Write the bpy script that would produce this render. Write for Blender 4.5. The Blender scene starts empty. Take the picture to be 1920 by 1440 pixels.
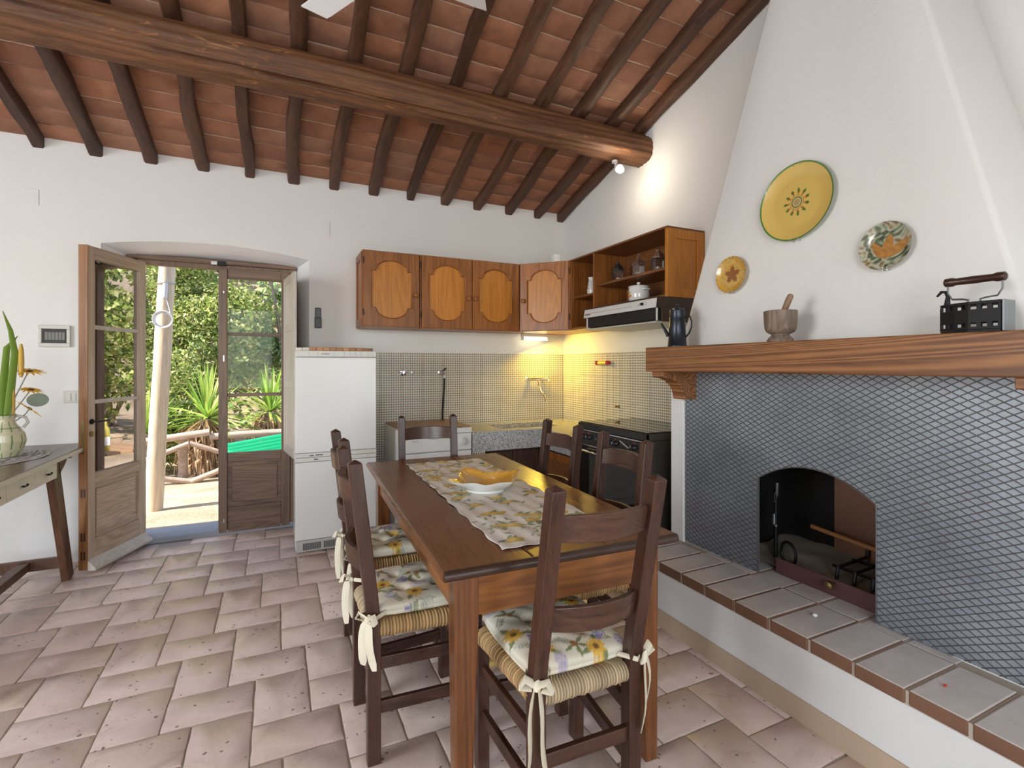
import bpy, math, random
import numpy as np
from mathutils import Vector, Matrix

# ------------------------------------------------------------------ camera, light, exposure
scene = bpy.context.scene
C = scene.collection
R = random.Random(11)
NP = np.random.RandomState(5)
rad = math.radians

cam_data = bpy.data.cameras.new('camera')
cam = bpy.data.objects.new('camera', cam_data)
C.objects.link(cam)
cam.location = (0, 0, 1.35)
cam.rotation_euler = (rad(90), 0, rad(-25.2))
cam_data.sensor_width = 36
cam_data.lens = 936 / 1920 * 36
cam_data.shift_y = -35 / 1920
cam_data.clip_start = .05
scene.camera = cam

scene.view_settings.view_transform = 'Standard'
scene.view_settings.look = 'None'
scene.view_settings.gamma = 1
scene.view_settings.use_curve_mapping = False
scene.view_settings.exposure = -0.12

world = bpy.data.worlds.new('sky')
scene.world = world
world.use_nodes = True
wn = world.node_tree
sky = wn.nodes.new('ShaderNodeTexSky')
sky.sky_type = 'NISHITA'
sky.sun_disc = False
sky.sun_elevation = rad(50)
sky.sun_rotation = rad(-95)
wn.links.new(sky.outputs[0], wn.nodes['Background'].inputs[0])
wn.nodes['Background'].inputs[1].default_value = 0.55

def lamp(name, typ, loc, energy, color=(1, 1, 1), rot=(0, 0, 0), size=None, size_y=None, aim=None):
    l = bpy.data.lights.new(name, typ)
    l.energy = energy
    l.color = color
    if typ == 'AREA':
        l.shape = 'RECTANGLE'
        l.size, l.size_y = size, size_y
    elif typ == 'SUN':
        l.angle = size
    else:
        l.shadow_soft_size = size
    o = bpy.data.objects.new(name, l)
    C.objects.link(o)
    o.location = loc
    o.rotation_euler = rot
    if aim is not None:
        o.rotation_euler = (Vector(aim) - Vector(loc)).to_track_quat('-Z', 'Y').to_euler()
    return o

lamp('sun', 'SUN', (-8, 2, 9), 14, (1, .95, .86), size=rad(.6),
     aim=(-8 + math.cos(rad(50)) * math.cos(rad(10)), 2 + math.cos(rad(50)) * math.sin(rad(10)), 9 - math.sin(rad(50))))
# daylight through the windows of the room behind and beside the camera
lamp('daylight_left_window', 'AREA', (-4.16, 1.2, 1.6), 150, (.89, .955, 1), size=1.5, size_y=2.4, aim=(0, 1.4, 1.3))
lamp('daylight_rear_window', 'AREA', (-1.2, -2.96, 1.7), 110, (.90, .96, 1), size=2.2, size_y=1.7, aim=(-.9, 3, 1.6))
lamp('daylight_rear_door', 'AREA', (1.5, -2.96, 1.5), 36, (.95, .98, 1), size=1.1, size_y=2.2, aim=(1.2, 3, 1.6))

# ------------------------------------------------------------------ geometry helpers
class MB:
    def __init__(s):
        s.v, s.f, s.col = [], [], None
    def add(s, vs, fs):
        b = len(s.v)
        s.v += [tuple(p) for p in vs]
        s.f += [tuple(i + b for i in f) for f in fs]
        return s
    def hexa(s, p):
        return s.add(p, [(0, 3, 2, 1), (4, 5, 6, 7), (0, 1, 5, 4), (1, 2, 6, 5), (2, 3, 7, 6), (3, 0, 4, 7)])
    def box(s, x0, x1, y0, y1, z0, z1):
        return s.hexa([(x0, y0, z0), (x1, y0, z0), (x1, y1, z0), (x0, y1, z0), (x0, y0, z1), (x1, y0, z1), (x1, y1, z1), (x0, y1, z1)])
    def beam(s, p, q, w, h, up=(0, 0, 1), w2=None, h2=None):
        p, q = Vector(p), Vector(q)
        d = (q - p).normalized()
        side = d.cross(Vector(up)).normalized()
        u = side.cross(d)
        w2, h2 = w2 or w, h2 or h
        r = []
        for c, a, b in ((p, w, h), (q, w2, h2)):
            r += [c - side * a / 2 - u * b / 2, c + side * a / 2 - u * b / 2, c + side * a / 2 + u * b / 2, c - side * a / 2 + u * b / 2]
        return s.hexa(r)
    def tube(s, pts, r, n=8, closed=False, caps=True, flat=None):
        pts = [Vector(p) for p in pts]
        m = len(pts)
        rs = r if isinstance(r, (list, tuple)) else [r] * m
        nrm = None
        vs, fs = [], []
        for i in range(m):
            a = pts[(i - 1) % m] if (i > 0 or closed) else pts[i]
            b = pts[(i + 1) % m] if (i < m - 1 or closed) else pts[i]
            t = (b - a).normalized()
            if nrm is None:
                nrm = t.orthogonal().normalized()
            nrm = (nrm - t * nrm.dot(t))
            nrm = nrm.normalized() if nrm.length > 1e-6 else t.orthogonal().normalized()
            bi = t.cross(nrm)
            for k in range(n):
                an = 2 * math.pi * k / n
                e = bi * math.sin(an) * (flat or 1)
                vs.append(pts[i] + (nrm * math.cos(an) + e) * rs[i])
        for i in range(m if closed else m - 1):
            j = (i + 1) % m
            for k in range(n):
                l = (k + 1) % n
                fs.append((i * n + k, i * n + l, j * n + l, j * n + k))
        if caps and not closed:
            fs.append(tuple(range(n - 1, -1, -1)))
            fs.append(tuple((m - 1) * n + k for k in range(n)))
        return s.add(vs, fs)
    def cyl(s, p, q, r0, r1=None, n=16):
        return s.tube([p, q], [r0, r0 if r1 is None else r1], n)
    def lathe(s, prof, c=(0, 0, 0), n=32, cap=True):
        vs, fs = [], []
        for r, z in prof:
            for k in range(n):
                a = 2 * math.pi * k / n
                vs.append((c[0] + r * math.cos(a), c[1] + r * math.sin(a), c[2] + z))
        for i in range(len(prof) - 1):
            for k in range(n):
                l = (k + 1) % n
                fs.append((i * n + k, i * n + l, (i + 1) * n + l, (i + 1) * n + k))
        if cap:
            fs.append(tuple(range(n - 1, -1, -1)))
            fs.append(tuple((len(prof) - 1) * n + k for k in range(n)))
        return s.add(vs, fs)
    def prism(s, poly, fn, d0, d1):
        n = len(poly)
        vs = [fn(u, v, d0) for u, v in poly] + [fn(u, v, d1) for u, v in poly]
        fs = [tuple(range(n - 1, -1, -1)), tuple(range(n, 2 * n))]
        fs += [(i, (i + 1) % n, n + (i + 1) % n, n + i) for i in range(n)]
        return s.add(vs, fs)
    def grid(s, fn, nu, nv, cu=False, cv=False):
        vs = [fn(i, j) for i in range(nu) for j in range(nv)]
        fs = []
        for i in range(nu if cu else nu - 1):
            for j in range(nv if cv else nv - 1):
                a, b = (i + 1) % nu, (j + 1) % nv
                fs.append((i * nv + j, a * nv + j, a * nv + b, i * nv + b))
        return s.add(vs, fs)
    def xf(s, M):
        s.v = [tuple(M @ Vector(p)) for p in s.v]
        return s
    def build(s, name, mat, parent=None, smooth=None, bevel=0, seg=2, origin=None, fix=True):
        me = bpy.data.meshes.new(name)
        v = np.array(s.v, dtype=float)
        if origin is None:
            lo, hi = v.min(0), v.max(0)
            origin = np.array([(lo[0] + hi[0]) / 2, (lo[1] + hi[1]) / 2, lo[2] if parent is None else (lo[2] + hi[2]) / 2])
        origin = np.array(origin, dtype=float)
        me.from_pydata((v - origin).tolist(), [], s.f)
        if fix:
            import bmesh
            bm = bmesh.new()
            bm.from_mesh(me)
            bmesh.ops.recalc_face_normals(bm, faces=bm.faces)
            bm.to_mesh(me)
            bm.free()
        if s.col is not None:
            ca = me.color_attributes.new('Col', 'FLOAT_COLOR', 'POINT')
            cc = np.ones((len(v), 4), dtype=np.float32)
            cc[:, :3] = np.array(s.col)[:, :3]
            ca.data.foreach_set('color', cc.ravel())
        me.materials.append(mat if not isinstance(mat, str) else M[mat])
        if smooth is not None:
            me.polygons.foreach_set('use_smooth', [True] * len(me.polygons))
            if smooth < 180:
                me.set_sharp_from_angle(angle=rad(smooth))
        o = bpy.data.objects.new(name, me)
        C.objects.link(o)
        place(o, parent, origin)
        if bevel:
            b = o.modifiers.new('bevel', 'BEVEL')
            b.width, b.segments, b.limit_method, b.angle_limit = bevel, seg, 'ANGLE', rad(40)
        return o

WL = {}
def place(o, parent, origin):
    origin = Vector(origin)
    WL[o.name] = origin.copy()
    if parent is not None:
        o.parent = parent
        o.location = origin - WL[parent.name]
    else:
        o.location = origin
    return o
def tag(o, label=None, cat=None, group=None, kind=None):
    for k, v in (('label', label), ('category', cat), ('group', group), ('kind', kind)):
        if v:
            o[k] = v
    return o
def thing(name, loc, label, cat, group=None):
    o = bpy.data.objects.new(name, None)
    o.empty_display_size = .1
    C.objects.link(o)
    place(o, None, loc)
    return tag(o, label, cat, group)
def copy_tree(o, parent=None):
    c = o.copy()
    C.objects.link(c)
    c.parent = parent
    for ch in [x for x in bpy.data.objects if x.parent == o]:
        copy_tree(ch, c)
    return c
def inst(src, name, parent, origin, rotz=None):
    o = bpy.data.objects.new(name, src.data)
    C.objects.link(o)
    place(o, parent, origin)
    for m in src.modifiers:
        b = o.modifiers.new(m.name, m.type)
        if m.type == 'BEVEL':
            b.width, b.segments, b.limit_method, b.angle_limit = m.width, m.segments, m.limit_method, m.angle_limit
    if rotz is not None:
        o.rotation_euler = (0, 0, rotz)
    return o
def ang_pts(n, a0, a1):
    return [a0 + (a1 - a0) * i / (n - 1) for i in range(n)]

# ------------------------------------------------------------------ materials
M = {}
def nd(nt, t, ins=None, **p):
    n = nt.nodes.new(t)
    for k, v in p.items():
        setattr(n, k, v)
    for k, v in (ins or {}).items():
        if isinstance(v, bpy.types.NodeSocket):
            nt.links.new(v, n.inputs[k])
        else:
            n.inputs[k].default_value = v
    return n
def new(name, col=(.8, .8, .8), rough=.5, metal=0, spec=.5, **kw):
    m = bpy.data.materials.new(name)
    m.use_nodes = True
    b = m.node_tree.nodes['Principled BSDF']
    b.inputs['Base Color'].default_value = (*col, 1)
    b.inputs['Roughness'].default_value = rough
    b.inputs['Metallic'].default_value = metal
    b.inputs['Specular IOR Level'].default_value = spec
    for k, v in kw.items():
        b.inputs[k.replace('_', ' ').title()].default_value = v
    M[name] = m
    return m, m.node_tree, b
def ramp(nt, fac, stops):
    n = nd(nt, 'ShaderNodeValToRGB', {'Fac': fac})
    e = n.color_ramp.elements
    while len(e) < len(stops):
        e.new(.5)
    for el, (p, c) in zip(e, stops):
        el.position = p
        el.color = (*c, 1) if len(c) == 3 else c
    return n.outputs[0]
def mix(nt, fac, a, b, mode='MIX'):
    n = nd(nt, 'ShaderNodeMix', data_type='RGBA', blend_type=mode)
    for s_, v in ((n.inputs[0], fac), (n.inputs[6], a), (n.inputs[7], b)):
        if isinstance(v, bpy.types.NodeSocket):
            nt.links.new(v, s_)
        else:
            s_.default_value = v if not isinstance(v, tuple) else ((*v, 1) if len(v) == 3 else v)
    return n.outputs[2]
def math_(nt, op, a, b=0.0, c=0.0):
    n = nd(nt, 'ShaderNodeMath', operation=op)
    for i, v in enumerate((a, b, c)):
        if isinstance(v, bpy.types.NodeSocket):
            nt.links.new(v, n.inputs[i])
        else:
            n.inputs[i].default_value = v
    return n.outputs[0]
def coords(nt, scale=(1, 1, 1), kind='Object', rnd=False):
    tc = nd(nt, 'ShaderNodeTexCoord')
    v = tc.outputs[kind]
    if rnd:
        oi = nd(nt, 'ShaderNodeObjectInfo')
        sc = nd(nt, 'ShaderNodeVectorMath', {0: oi.outputs['Random'], 1: (37.0, 19.0, 53.0)}, operation='MULTIPLY')
        v = nd(nt, 'ShaderNodeVectorMath', {0: v, 1: sc.outputs[0]}, operation='ADD').outputs[0]
    mp = nd(nt, 'ShaderNodeMapping', {'Vector': v, 'Scale': scale})
    return mp.outputs[0]
def noise(nt, vec, scale=5, detail=4, rough=.55, dist=0.):
    n = nd(nt, 'ShaderNodeTexNoise', {'Vector': vec, 'Scale': scale, 'Detail': detail, 'Roughness': rough, 'Distortion': dist})
    return n.outputs[0]
def bump(nt, b, h, strength=.2, dist=.01):
    n = nd(nt, 'ShaderNodeBump', {'Height': h, 'Strength': strength, 'Distance': dist})
    nt.links.new(n.outputs[0], b.inputs['Normal'])
    return n
def objrand(nt):
    return nd(nt, 'ShaderNodeObjectInfo').outputs['Random']
def link(nt, s, b, name):
    nt.links.new(s, b.inputs[name])

def wood(name, dark, light, axis='z', sc=1., rough=.35, rings=.3, vary=.18, bmp=.05, freq=150.):
    m, nt, b = new(name, light, rough)
    k = {'x': (.07, 1, 1), 'y': (1, .07, 1), 'z': (1, 1, .07)}[axis]
    v = coords(nt, tuple(q * sc for q in k), rnd=True)
    n1 = noise(nt, v, 9, 5, .6, 1.2)
    n2 = noise(nt, v, 75, 3, .6)
    rings *= .55
    n0 = noise(nt, v, 2.6, 2.5, .5, .5)             # contour lines of a slow noise: cathedral grain
    w = math_(nt, 'ADD', math_(nt, 'MULTIPLY', math_(nt, 'SINE', math_(nt, 'MULTIPLY', n0, freq)), .5), .5)
    f = math_(nt, 'ADD', math_(nt, 'MULTIPLY', n1, 1 - rings), math_(nt, 'MULTIPLY', w, rings))
    f = math_(nt, 'ADD', math_(nt, 'MULTIPLY', f, .7), math_(nt, 'MULTIPLY', n2, .3))
    c = ramp(nt, f, [(.28, dark), (.68, light)])
    hv = math_(nt, 'ADD', math_(nt, 'MULTIPLY', objrand(nt), 2 * vary), 1 - vary)
    hs = nd(nt, 'ShaderNodeHueSaturation', {'Color': c, 'Value': hv})
    link(nt, hs.outputs[0], b, 'Base Color')
    link(nt, math_(nt, 'ADD', math_(nt, 'MULTIPLY', n1, .25), rough - .1), b, 'Roughness')
    bump(nt, b, f, bmp, .004)
    return m

def plaster(name, col, bs=.25, stain=.05):
    m, nt, b = new(name, col, .9, spec=.2)
    v = coords(nt, kind='Object')
    n1 = noise(nt, v, 1.3, 4)
    n2 = noise(nt, v, 55, 5, .7)
    n3 = noise(nt, v, 9, 3)
    c = mix(nt, n1, tuple(q * (1 - stain) for q in col), tuple(min(1, q * (1 + stain * .5)) for q in col))
    link(nt, c, b, 'Base Color')
    bump(nt, b, math_(nt, 'ADD', math_(nt, 'MULTIPLY', n2, .4), n3), bs, .006)
    return m

plaster('plaster', (.765, .752, .725))
plaster('plaster_hood', (.745, .732, .71), .38)
plaster('plaster_reveal', (.84, .84, .84))
plaster('plinth_paint', (.50, .38, .27), .2)
plaster('mortar', (.46, .40, .33), .5, .2)
plaster('ceiling_mortar', (.66, .52, .40), .5, .25)
plaster('outside_plaster', (.55, .40, .32), .8, .3)

def terracotta(name, stops, rough, pits=True, dust=None, stain=.5):
    m, nt, b = new(name, stops[0], rough)
    v = coords(nt, rnd=True)
    r = objrand(nt)
    base = ramp(nt, r, [(i / (len(stops) - 1), c) for i, c in enumerate(stops)])
    n1 = noise(nt, v, 7, 6, .65, .6)
    n2 = noise(nt, v, 60, 4, .7)
    c = mix(nt, ramp(nt, n1, [(.35, (0, 0, 0)), (.7, (1, 1, 1))]), mix(nt, .6, base, tuple(q * stain for q in stops[0]), 'MIX'), base)
    c = mix(nt, math_(nt, 'MULTIPLY', n2, .55), c, tuple(q * (stain + .08) for q in stops[-1]))
    h = math_(nt, 'ADD', math_(nt, 'MULTIPLY', n1, .6), math_(nt, 'MULTIPLY', n2, .25))
    if pits:
        vo = nd(nt, 'ShaderNodeTexVoronoi', {'Vector': v, 'Scale': 31., 'Randomness': 1.})
        keep = math_(nt, 'GREATER_THAN', noise(nt, v, 14, 2), .50)
        pit = math_(nt, 'MULTIPLY', math_(nt, 'LESS_THAN', math_(nt, 'ADD', vo.outputs[0], math_(nt, 'MULTIPLY', noise(nt, v, 28, 3, .6), .8)), .56), keep)
        pit = math_(nt, 'MULTIPLY', pit, math_(nt, 'GREATER_THAN', r, .25))
        c = mix(nt, math_(nt, 'MULTIPLY', pit, .75), c, (.10, .055, .04))
        h = math_(nt, 'SUBTRACT', h, math_(nt, 'MULTIPLY', pit, 1.2))
    if dust:
        g = nd(nt, 'ShaderNodeNewGeometry')
        sx = nd(nt, 'ShaderNodeSeparateXYZ', {0: g.outputs['True Normal']})
        up = math_(nt, 'GREATER_THAN', sx.outputs[2], .6)
        c = mix(nt, math_(nt, 'MULTIPLY', up, math_(nt, 'ADD', math_(nt, 'MULTIPLY', n1, .5), .5)), c, dust)
    link(nt, c, b, 'Base Color')
    link(nt, math_(nt, 'ADD', math_(nt, 'MULTIPLY', n1, .25), rough - .12), b, 'Roughness')
    bump(nt, b, h, .35, .006)
    return m
terracotta('floor_tile', [(.70, .51, .43), (.82, .65, .575), (.72, .60, .53), (.84, .68, .61)], .30, stain=.74)
terracotta('roof_tile', [(.46, .18, .085), (.58, .26, .14), (.36, .16, .095), (.54, .27, .16), (.44, .23, .15)], .8, pits=False, stain=.42)
terracotta('hearth_tile', [(.23, .105, .055), (.26, .13, .08)], .75, pits=False, dust=(.74, .72, .70))

wood('beam_wood', (.03, .012, .006), (.23, .095, .036), 'x', 2.2, .62, .12, .05, .5)
wood('rafter_wood', (.025, .011, .006), (.12, .05, .024), 'y', 2.2, .55, .15, .3, .3)
wood('cabinet_wood', (.15, .046, .009), (.40, .145, .032), 'z', 1.2, .36, .35, .15)
wood('cabinet_panel', (.34, .115, .012), (.60, .235, .032), 'z', 1.2, .33, .3, .14)
wood('cabinet_wood_x', (.16, .058, .016), (.37, .155, .048), 'x', 1.2, .36, .35, .15)
wood('cabinet_wood_y', (.10, .035, .012), (.27, .105, .034), 'y', 1.2, .36, .35, .12)
wood('chair_wood', (.026, .010, .007), (.085, .036, .022), 'z', 2, .27, .2, .12, .03)
wood('chair_wood_x', (.036, .016, .010), (.11, .05, .031), 'x', 2, .27, .2, .1, .03)
wood('chair_wood_y', (.022, .009, .006), (.085, .036, .022), 'y', 2, .27, .3, .12)
wood('table_wood', (.10, .034, .012), (.23, .09, .033), 'y', 2, .27, .1, .06, .012)
wood('table_edge', (.02, .01, .008), (.06, .03, .02), 'x', 1.5, .3, .2, .1)
wood('table_leg', (.06, .02, .007), (.24, .085, .024), 'z', 1.3, .27, .3, .12)
wood('table_apron', (.10, .032, .009), (.34, .125, .03), 'x', 1.2, .3, .3, .1)
wood('table_apron_y', (.10, .032, .009), (.34, .125, .03), 'y', 1.2, .3, .3, .1)
wood('mantel_wood', (.10, .035, .012), (.36, .155, .055), 'y', 1.5, .42, .8, .05, .05, 230.)
wood('door_wood', (.09, .05, .03), (.24, .15, .095), 'z', 1.3, .42, .3, .1)
wood('door_wood_x', (.07, .038, .023), (.23, .14, .088), 'x', 1.6, .42, .45, .1, .05, 130.)
wood('door_lit', (.33, .24, .17), (.56, .44, .34), 'z', 1.3, .5, .3, .06)  # lighter copy of the door wood, sky brightness put into its colour
wood('door_lit_x', (.30, .21, .145), (.54, .42, .32), 'x', 1.6, .5, .4, .06)  # cross-grain version, daylight likewise painted into the tone
wood('door_edge', (.16, .06, .018), (.36, .16, .055), 'z', 1.1, .45, .3, .05)
wood('shutter_wood', (.42, .37, .31), (.60, .55, .48), 'z', 1.2, .42, .3, .05)
wood('console_wood', (.05, .022, .012), (.16, .085, .05), 'y', 1.2, .25, .3, .1)
wood('console_leg', (.045, .018, .009), (.15, .068, .034), 'z', 1.2, .4, .3, .1)
wood('sheen_wood', (.62, .55, .46), (.78, .72, .63), 'y', 1.4, .4, .3, .05)  # pale tone carries white sheen put into the wood colour
wood('sink_cabinet', (.02, .009, .006), (.07, .03, .018), 'z', 1.4, .4, .3, .1)
wood('mortar_wood', (.10, .07, .05), (.26, .19, .145), 'z', 3, .6, .5, .05)
wood('pestle_wood', (.14, .08, .045), (.33, .21, .13), 'z', 3, .6, .2, .05)
wood('board_wood', (.30, .12, .04), (.55, .27, .10), 'x', 3, .4, .3, .25)
wood('pole_wood', (.40, .31, .22), (.72, .60, .46), 'z', 1.4, .85, .2, .05, .3)
wood('fence_wood', (.22, .15, .11), (.50, .38, .30), 'x', 1.5, .85, .3, .12, .3)
wood('patio_wood', (.30, .16, .09), (.50, .30, .17), 'x', 1.4, .5, .3, .1)

new('white_enamel', (.76, .755, .735), .22)
new('off_white_plastic', (.66, .65, .60), .4)
new('grey_trim', (.50, .49, .45), .4)
new('dark_grille', (.12, .12, .115), .5)
new('black_plastic', (.012, .012, .013), .35)
new('remote_grey', (.05, .053, .058), .4)
new('button_grey', (.20, .21, .22), .5)
new('black_glass', (.012, .012, .012), .03, spec=.9)
new('stove_enamel', (.018, .017, .016), .12)
new('stove_side', (.045, .042, .035), .45)
new('chrome', (.80, .80, .80), .09, 1)
new('steel', (.42, .42, .40), .3, 1)
new('white_paint', (.85, .85, .84), .35)
new('black_iron', (.018, .018, .019), .5, .6)
new('iron_grey', (.30, .32, .34), .45, .7)
new('tin_blue', (.035, .04, .05), .32, .8)
new('brass_old', (.30, .22, .10), .45, 1)
new('handle_dark', (.045, .018, .012), .3)
new('ash_guard', (.13, .055, .056), .55, .2)
new('rust_plate', (.20, .095, .055), .75, .2)
new('soot', (.018, .016, .015), .95, spec=.1)
new('ash', (.24, .205, .16), .95)
new('log_end', (.10, .06, .035), .9)
new('copper_rod', (.30, .125, .045), .4)
new('hood_brown', (.045, .028, .02), .4)
new('hood_panel', (.66, .655, .64), .3)
new('hood_filter', (.025, .028, .03), .4, .3)
new('lantern_metal', (.26, .15, .10), .55, .4)
new('lantern_dark', (.06, .05, .045), .5, .5)
new('candle_wax', (.85, .84, .80), .5)
new('enamel_pot', (.80, .80, .78), .15)
new('rubber', (.01, .01, .012), .6)
new('cable_white', (.62, .62, .66), .5)
new('red_paint', (.55, .03, .03), .35)
new('yellow_paint', (.80, .52, .06), .35)
new('fan_white', (.82, .84, .85), .4)
new('cotton_tie', (.70, .64, .49), .9)
new('threshold_stone', (.27, .29, .33), .6)
new('candle_flame', (1, .8, .4), .5)
new('green_sheet', (.0, .36, .17), .35)
new('bottle_glass', (.45, .38, .08), .06, spec=.7)
new('paper', (.8, .8, .8), .7)
new('dark_hinge', (.04, .035, .03), .5, .5)
new('switch_plate', (.62, .60, .55), .4)
new('window_paint', (.70, .70, .68), .4)
new('ink_grey', (.25, .25, .25), .6)
new('ink_dark', (.03, .03, .03), .6)
new('stem_grey', (.34, .38, .33), .8)
new('petal', (.72, .42, .03), .6)
new('petal_heart', (.16, .07, .02), .8)
new('leaf_blade', (.20, .33, .045), .6)
new('leaf_grey', (.22, .27, .20), .8)
new('corn_yellow', (.62, .40, .08), .7)

def emit(name, col, s):
    m, nt, b = new(name, col, .5)
    b.inputs['Emission Color'].default_value = (*col, 1)
    b.inputs['Emission Strength'].default_value = s
emit('tube_light', (1, .93, .62), 7)
emit('bulb_light', (1, .9, .72), 60)

def glass(name, refl, tint=(1, 1, 1), rough=.0):
    m = bpy.data.materials.new(name)
    m.use_nodes = True
    nt = m.node_tree
    nt.nodes.remove(nt.nodes['Principled BSDF'])
    t = nd(nt, 'ShaderNodeBsdfTransparent', {'Color': (*tint, 1)})
    g = nd(nt, 'ShaderNodeBsdfGlossy', {'Color': (1, 1, 1, 1), 'Roughness': rough})
    fr = nd(nt, 'ShaderNodeFresnel', {'IOR': 1.5})
    fac = math_(nt, 'MULTIPLY', fr.outputs[0], refl)
    mx = nd(nt, 'ShaderNodeMixShader', {0: math_(nt, 'MINIMUM', fac, 1.), 1: t.outputs[0], 2: g.outputs[0]})
    nt.links.new(mx.outputs[0], nt.nodes['Material Output'].inputs[0])
    M[name] = m
glass('door_glass', 6.)
glass('pane_glass', .12)
glass('clear_glass', 1.3)
glass('lantern_glass', 1.6, (.86, .88, .88))

def vcol(name, rough=.85, sheen=0, bs=0, sub=0, clear=0):
    m, nt, b = new(name, (.8, .8, .8), rough)
    a = nd(nt, 'ShaderNodeAttribute', attribute_name='Col')
    link(nt, a.outputs[0], b, 'Base Color')
    if bs:
        bump(nt, b, noise(nt, coords(nt), 260, 2), bs, .002)
    if clear:
        b.inputs['Coat Weight'].default_value = clear
        b.inputs['Coat Roughness'].default_value = .05
    return m, nt, b
vcol('printed_cotton', .9, bs=.25)
vcol('glazed_print', .25, clear=.6)
vcol('rush_straw', .75)
m_, nt_, b_ = vcol('leaf_print', .45)
b_.inputs['Subsurface Weight'].default_value = 0
tr_ = nd(nt_, 'ShaderNodeBsdfTranslucent')
at_ = nd(nt_, 'ShaderNodeAttribute', attribute_name='Col')
nt_.links.new(at_.outputs[0], tr_.inputs[0])
mx_ = nd(nt_, 'ShaderNodeMixShader', {0: .35, 1: b_.outputs[0], 2: tr_.outputs[0]})
nt_.links.new(mx_.outputs[0], nt_.nodes['Material Output'].inputs[0])

def granite():
    m, nt, b = new('granite', (.5, .5, .5), .3)
    v = coords(nt)
    vo = nd(nt, 'ShaderNodeTexVoronoi', {'Vector': v, 'Scale': 170.})
    n = noise(nt, v, 120, 3, .7)
    sx = nd(nt, 'ShaderNodeSeparateColor', {0: vo.outputs[1]})
    f = math_(nt, 'ADD', math_(nt, 'MULTIPLY', sx.outputs[0], .6), math_(nt, 'MULTIPLY', n, .4))
    link(nt, ramp(nt, f, [(.15, (.10, .10, .105)), (.42, (.34, .34, .34)), (.62, (.52, .52, .51)), (.85, (.66, .65, .62))]), b, 'Base Color')
granite()

def dot_tile(name, axis):
    # small red and green diamonds printed on a cream glaze, nine to a tile
    m, nt, b = new(name, (.7, .68, .6), .12)
    v = coords(nt)
    s = nd(nt, 'ShaderNodeSeparateXYZ', {0: v})
    p = .187 / 9
    a = math_(nt, 'DIVIDE', s.outputs[axis], p)
    z = math_(nt, 'DIVIDE', s.outputs[2], .211 / 10)
    fa = math_(nt, 'ABSOLUTE', math_(nt, 'SUBTRACT', math_(nt, 'FRACT', math_(nt, 'ADD', a, 100.5)), .5))
    fz = math_(nt, 'ABSOLUTE', math_(nt, 'SUBTRACT', math_(nt, 'FRACT', math_(nt, 'ADD', z, 100.)), .5))
    d = math_(nt, 'ADD', math_(nt, 'MULTIPLY', math_(nt, 'ADD', fa, fz), .6), math_(nt, 'MULTIPLY', math_(nt, 'MAXIMUM', fa, fz), .5))
    dot = math_(nt, 'LESS_THAN', d, .325)
    line = math_(nt, 'MULTIPLY', math_(nt, 'LESS_THAN', math_(nt, 'MINIMUM', fa, fz), .06), .35)
    ia = math_(nt, 'FLOOR', math_(nt, 'ADD', a, 100.5))
    iz = math_(nt, 'FLOOR', math_(nt, 'ADD', z, 100.))
    par = math_(nt, 'MODULO', math_(nt, 'ADD', ia, iz), 2.)
    col = mix(nt, par, (.30, .085, .03), (.035, .13, .055))
    c = mix(nt, line, (.66, .64, .56), (.30, .26, .16))
    c = mix(nt, dot, c, col)
    link(nt, c, b, 'Base Color')
    bump(nt, b, noise(nt, v, 14, 2), .08, .004)
dot_tile('wall_tile_x', 0)
dot_tile('wall_tile_y', 1)

def steel_plate():
    m, nt, b = new('tread_steel', (.17, .185, .21), .38, .5)
    v = coords(nt)
    n = noise(nt, v, 4, 5, .6)
    n2 = noise(nt, v, 40, 3, .6)
    link(nt, ramp(nt, n, [(.3, (.25, .275, .31)), (.7, (.38, .41, .45))]), b, 'Base Color')
    link(nt, math_(nt, 'ADD', math_(nt, 'MULTIPLY', n2, .25), .24), b, 'Roughness')
steel_plate()
new('tread_rib', (.17, .165, .17), .30, .6)

def checked_board():
    m, nt, b = new('checked_wood', (.4, .3, .2), .45)
    v = coords(nt)
    ck = nd(nt, 'ShaderNodeTexChecker', {'Vector': v, 'Scale': 22., 'Color1': (.42, .30, .19, 1), 'Color2': (.24, .13, .075, 1)})
    link(nt, mix(nt, math_(nt, 'MULTIPLY', noise(nt, v, 25, 3), .4), ck.outputs[0], (.15, .08, .05)), b, 'Base Color')
checked_board()

def ground_mat():
    m, nt, b = new('ground_litter', (.5, .4, .3), .95)
    v = coords(nt)
    n1 = noise(nt, v, 2.2, 5, .65)
    n2 = noise(nt, v, 45, 4, .75)
    f = math_(nt, 'ADD', math_(nt, 'MULTIPLY', n1, .5), math_(nt, 'MULTIPLY', n2, .5))
    link(nt, ramp(nt, f, [(.30, (.15, .09, .055)), (.46, (.40, .29, .19)), (.66, (.60, .48, .35))]), b, 'Base Color')
    bump(nt, b, n2, .8, .03)
ground_mat()

# trunk beam: bark-coloured wood with orange bruises where the skin has flaked off
bmat = M['beam_wood']
bn = bmat.node_tree
bb = bn.nodes['Principled BSDF']
old = bb.inputs['Base Color'].links[0].from_socket
vv = coords(bn, (.22, 1, 1))
fl = ramp(bn, noise(bn, vv, 11, 6, .7, 1.5), [(.60, (0, 0, 0)), (.68, (1, 1, 1))])
bn.links.new(mix(bn, math_(bn, 'MULTIPLY', fl, .75), old, (.40, .17, .055)), bb.inputs['Base Color'])

# ------------------------------------------------------------------ the room
YB, XR, XL, YR = 4.38, 2.64, -4.2, -3.0
RIDGE = .2
SL = .293
def zc(y):                      # underside of the rafters
    return 2.805 + SL * (YB - y) if y >= RIDGE else 2.805 + SL * (YB - 2 * RIDGE + y)
TH = .078                       # rafter depth: roof tiles lie this much higher

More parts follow.
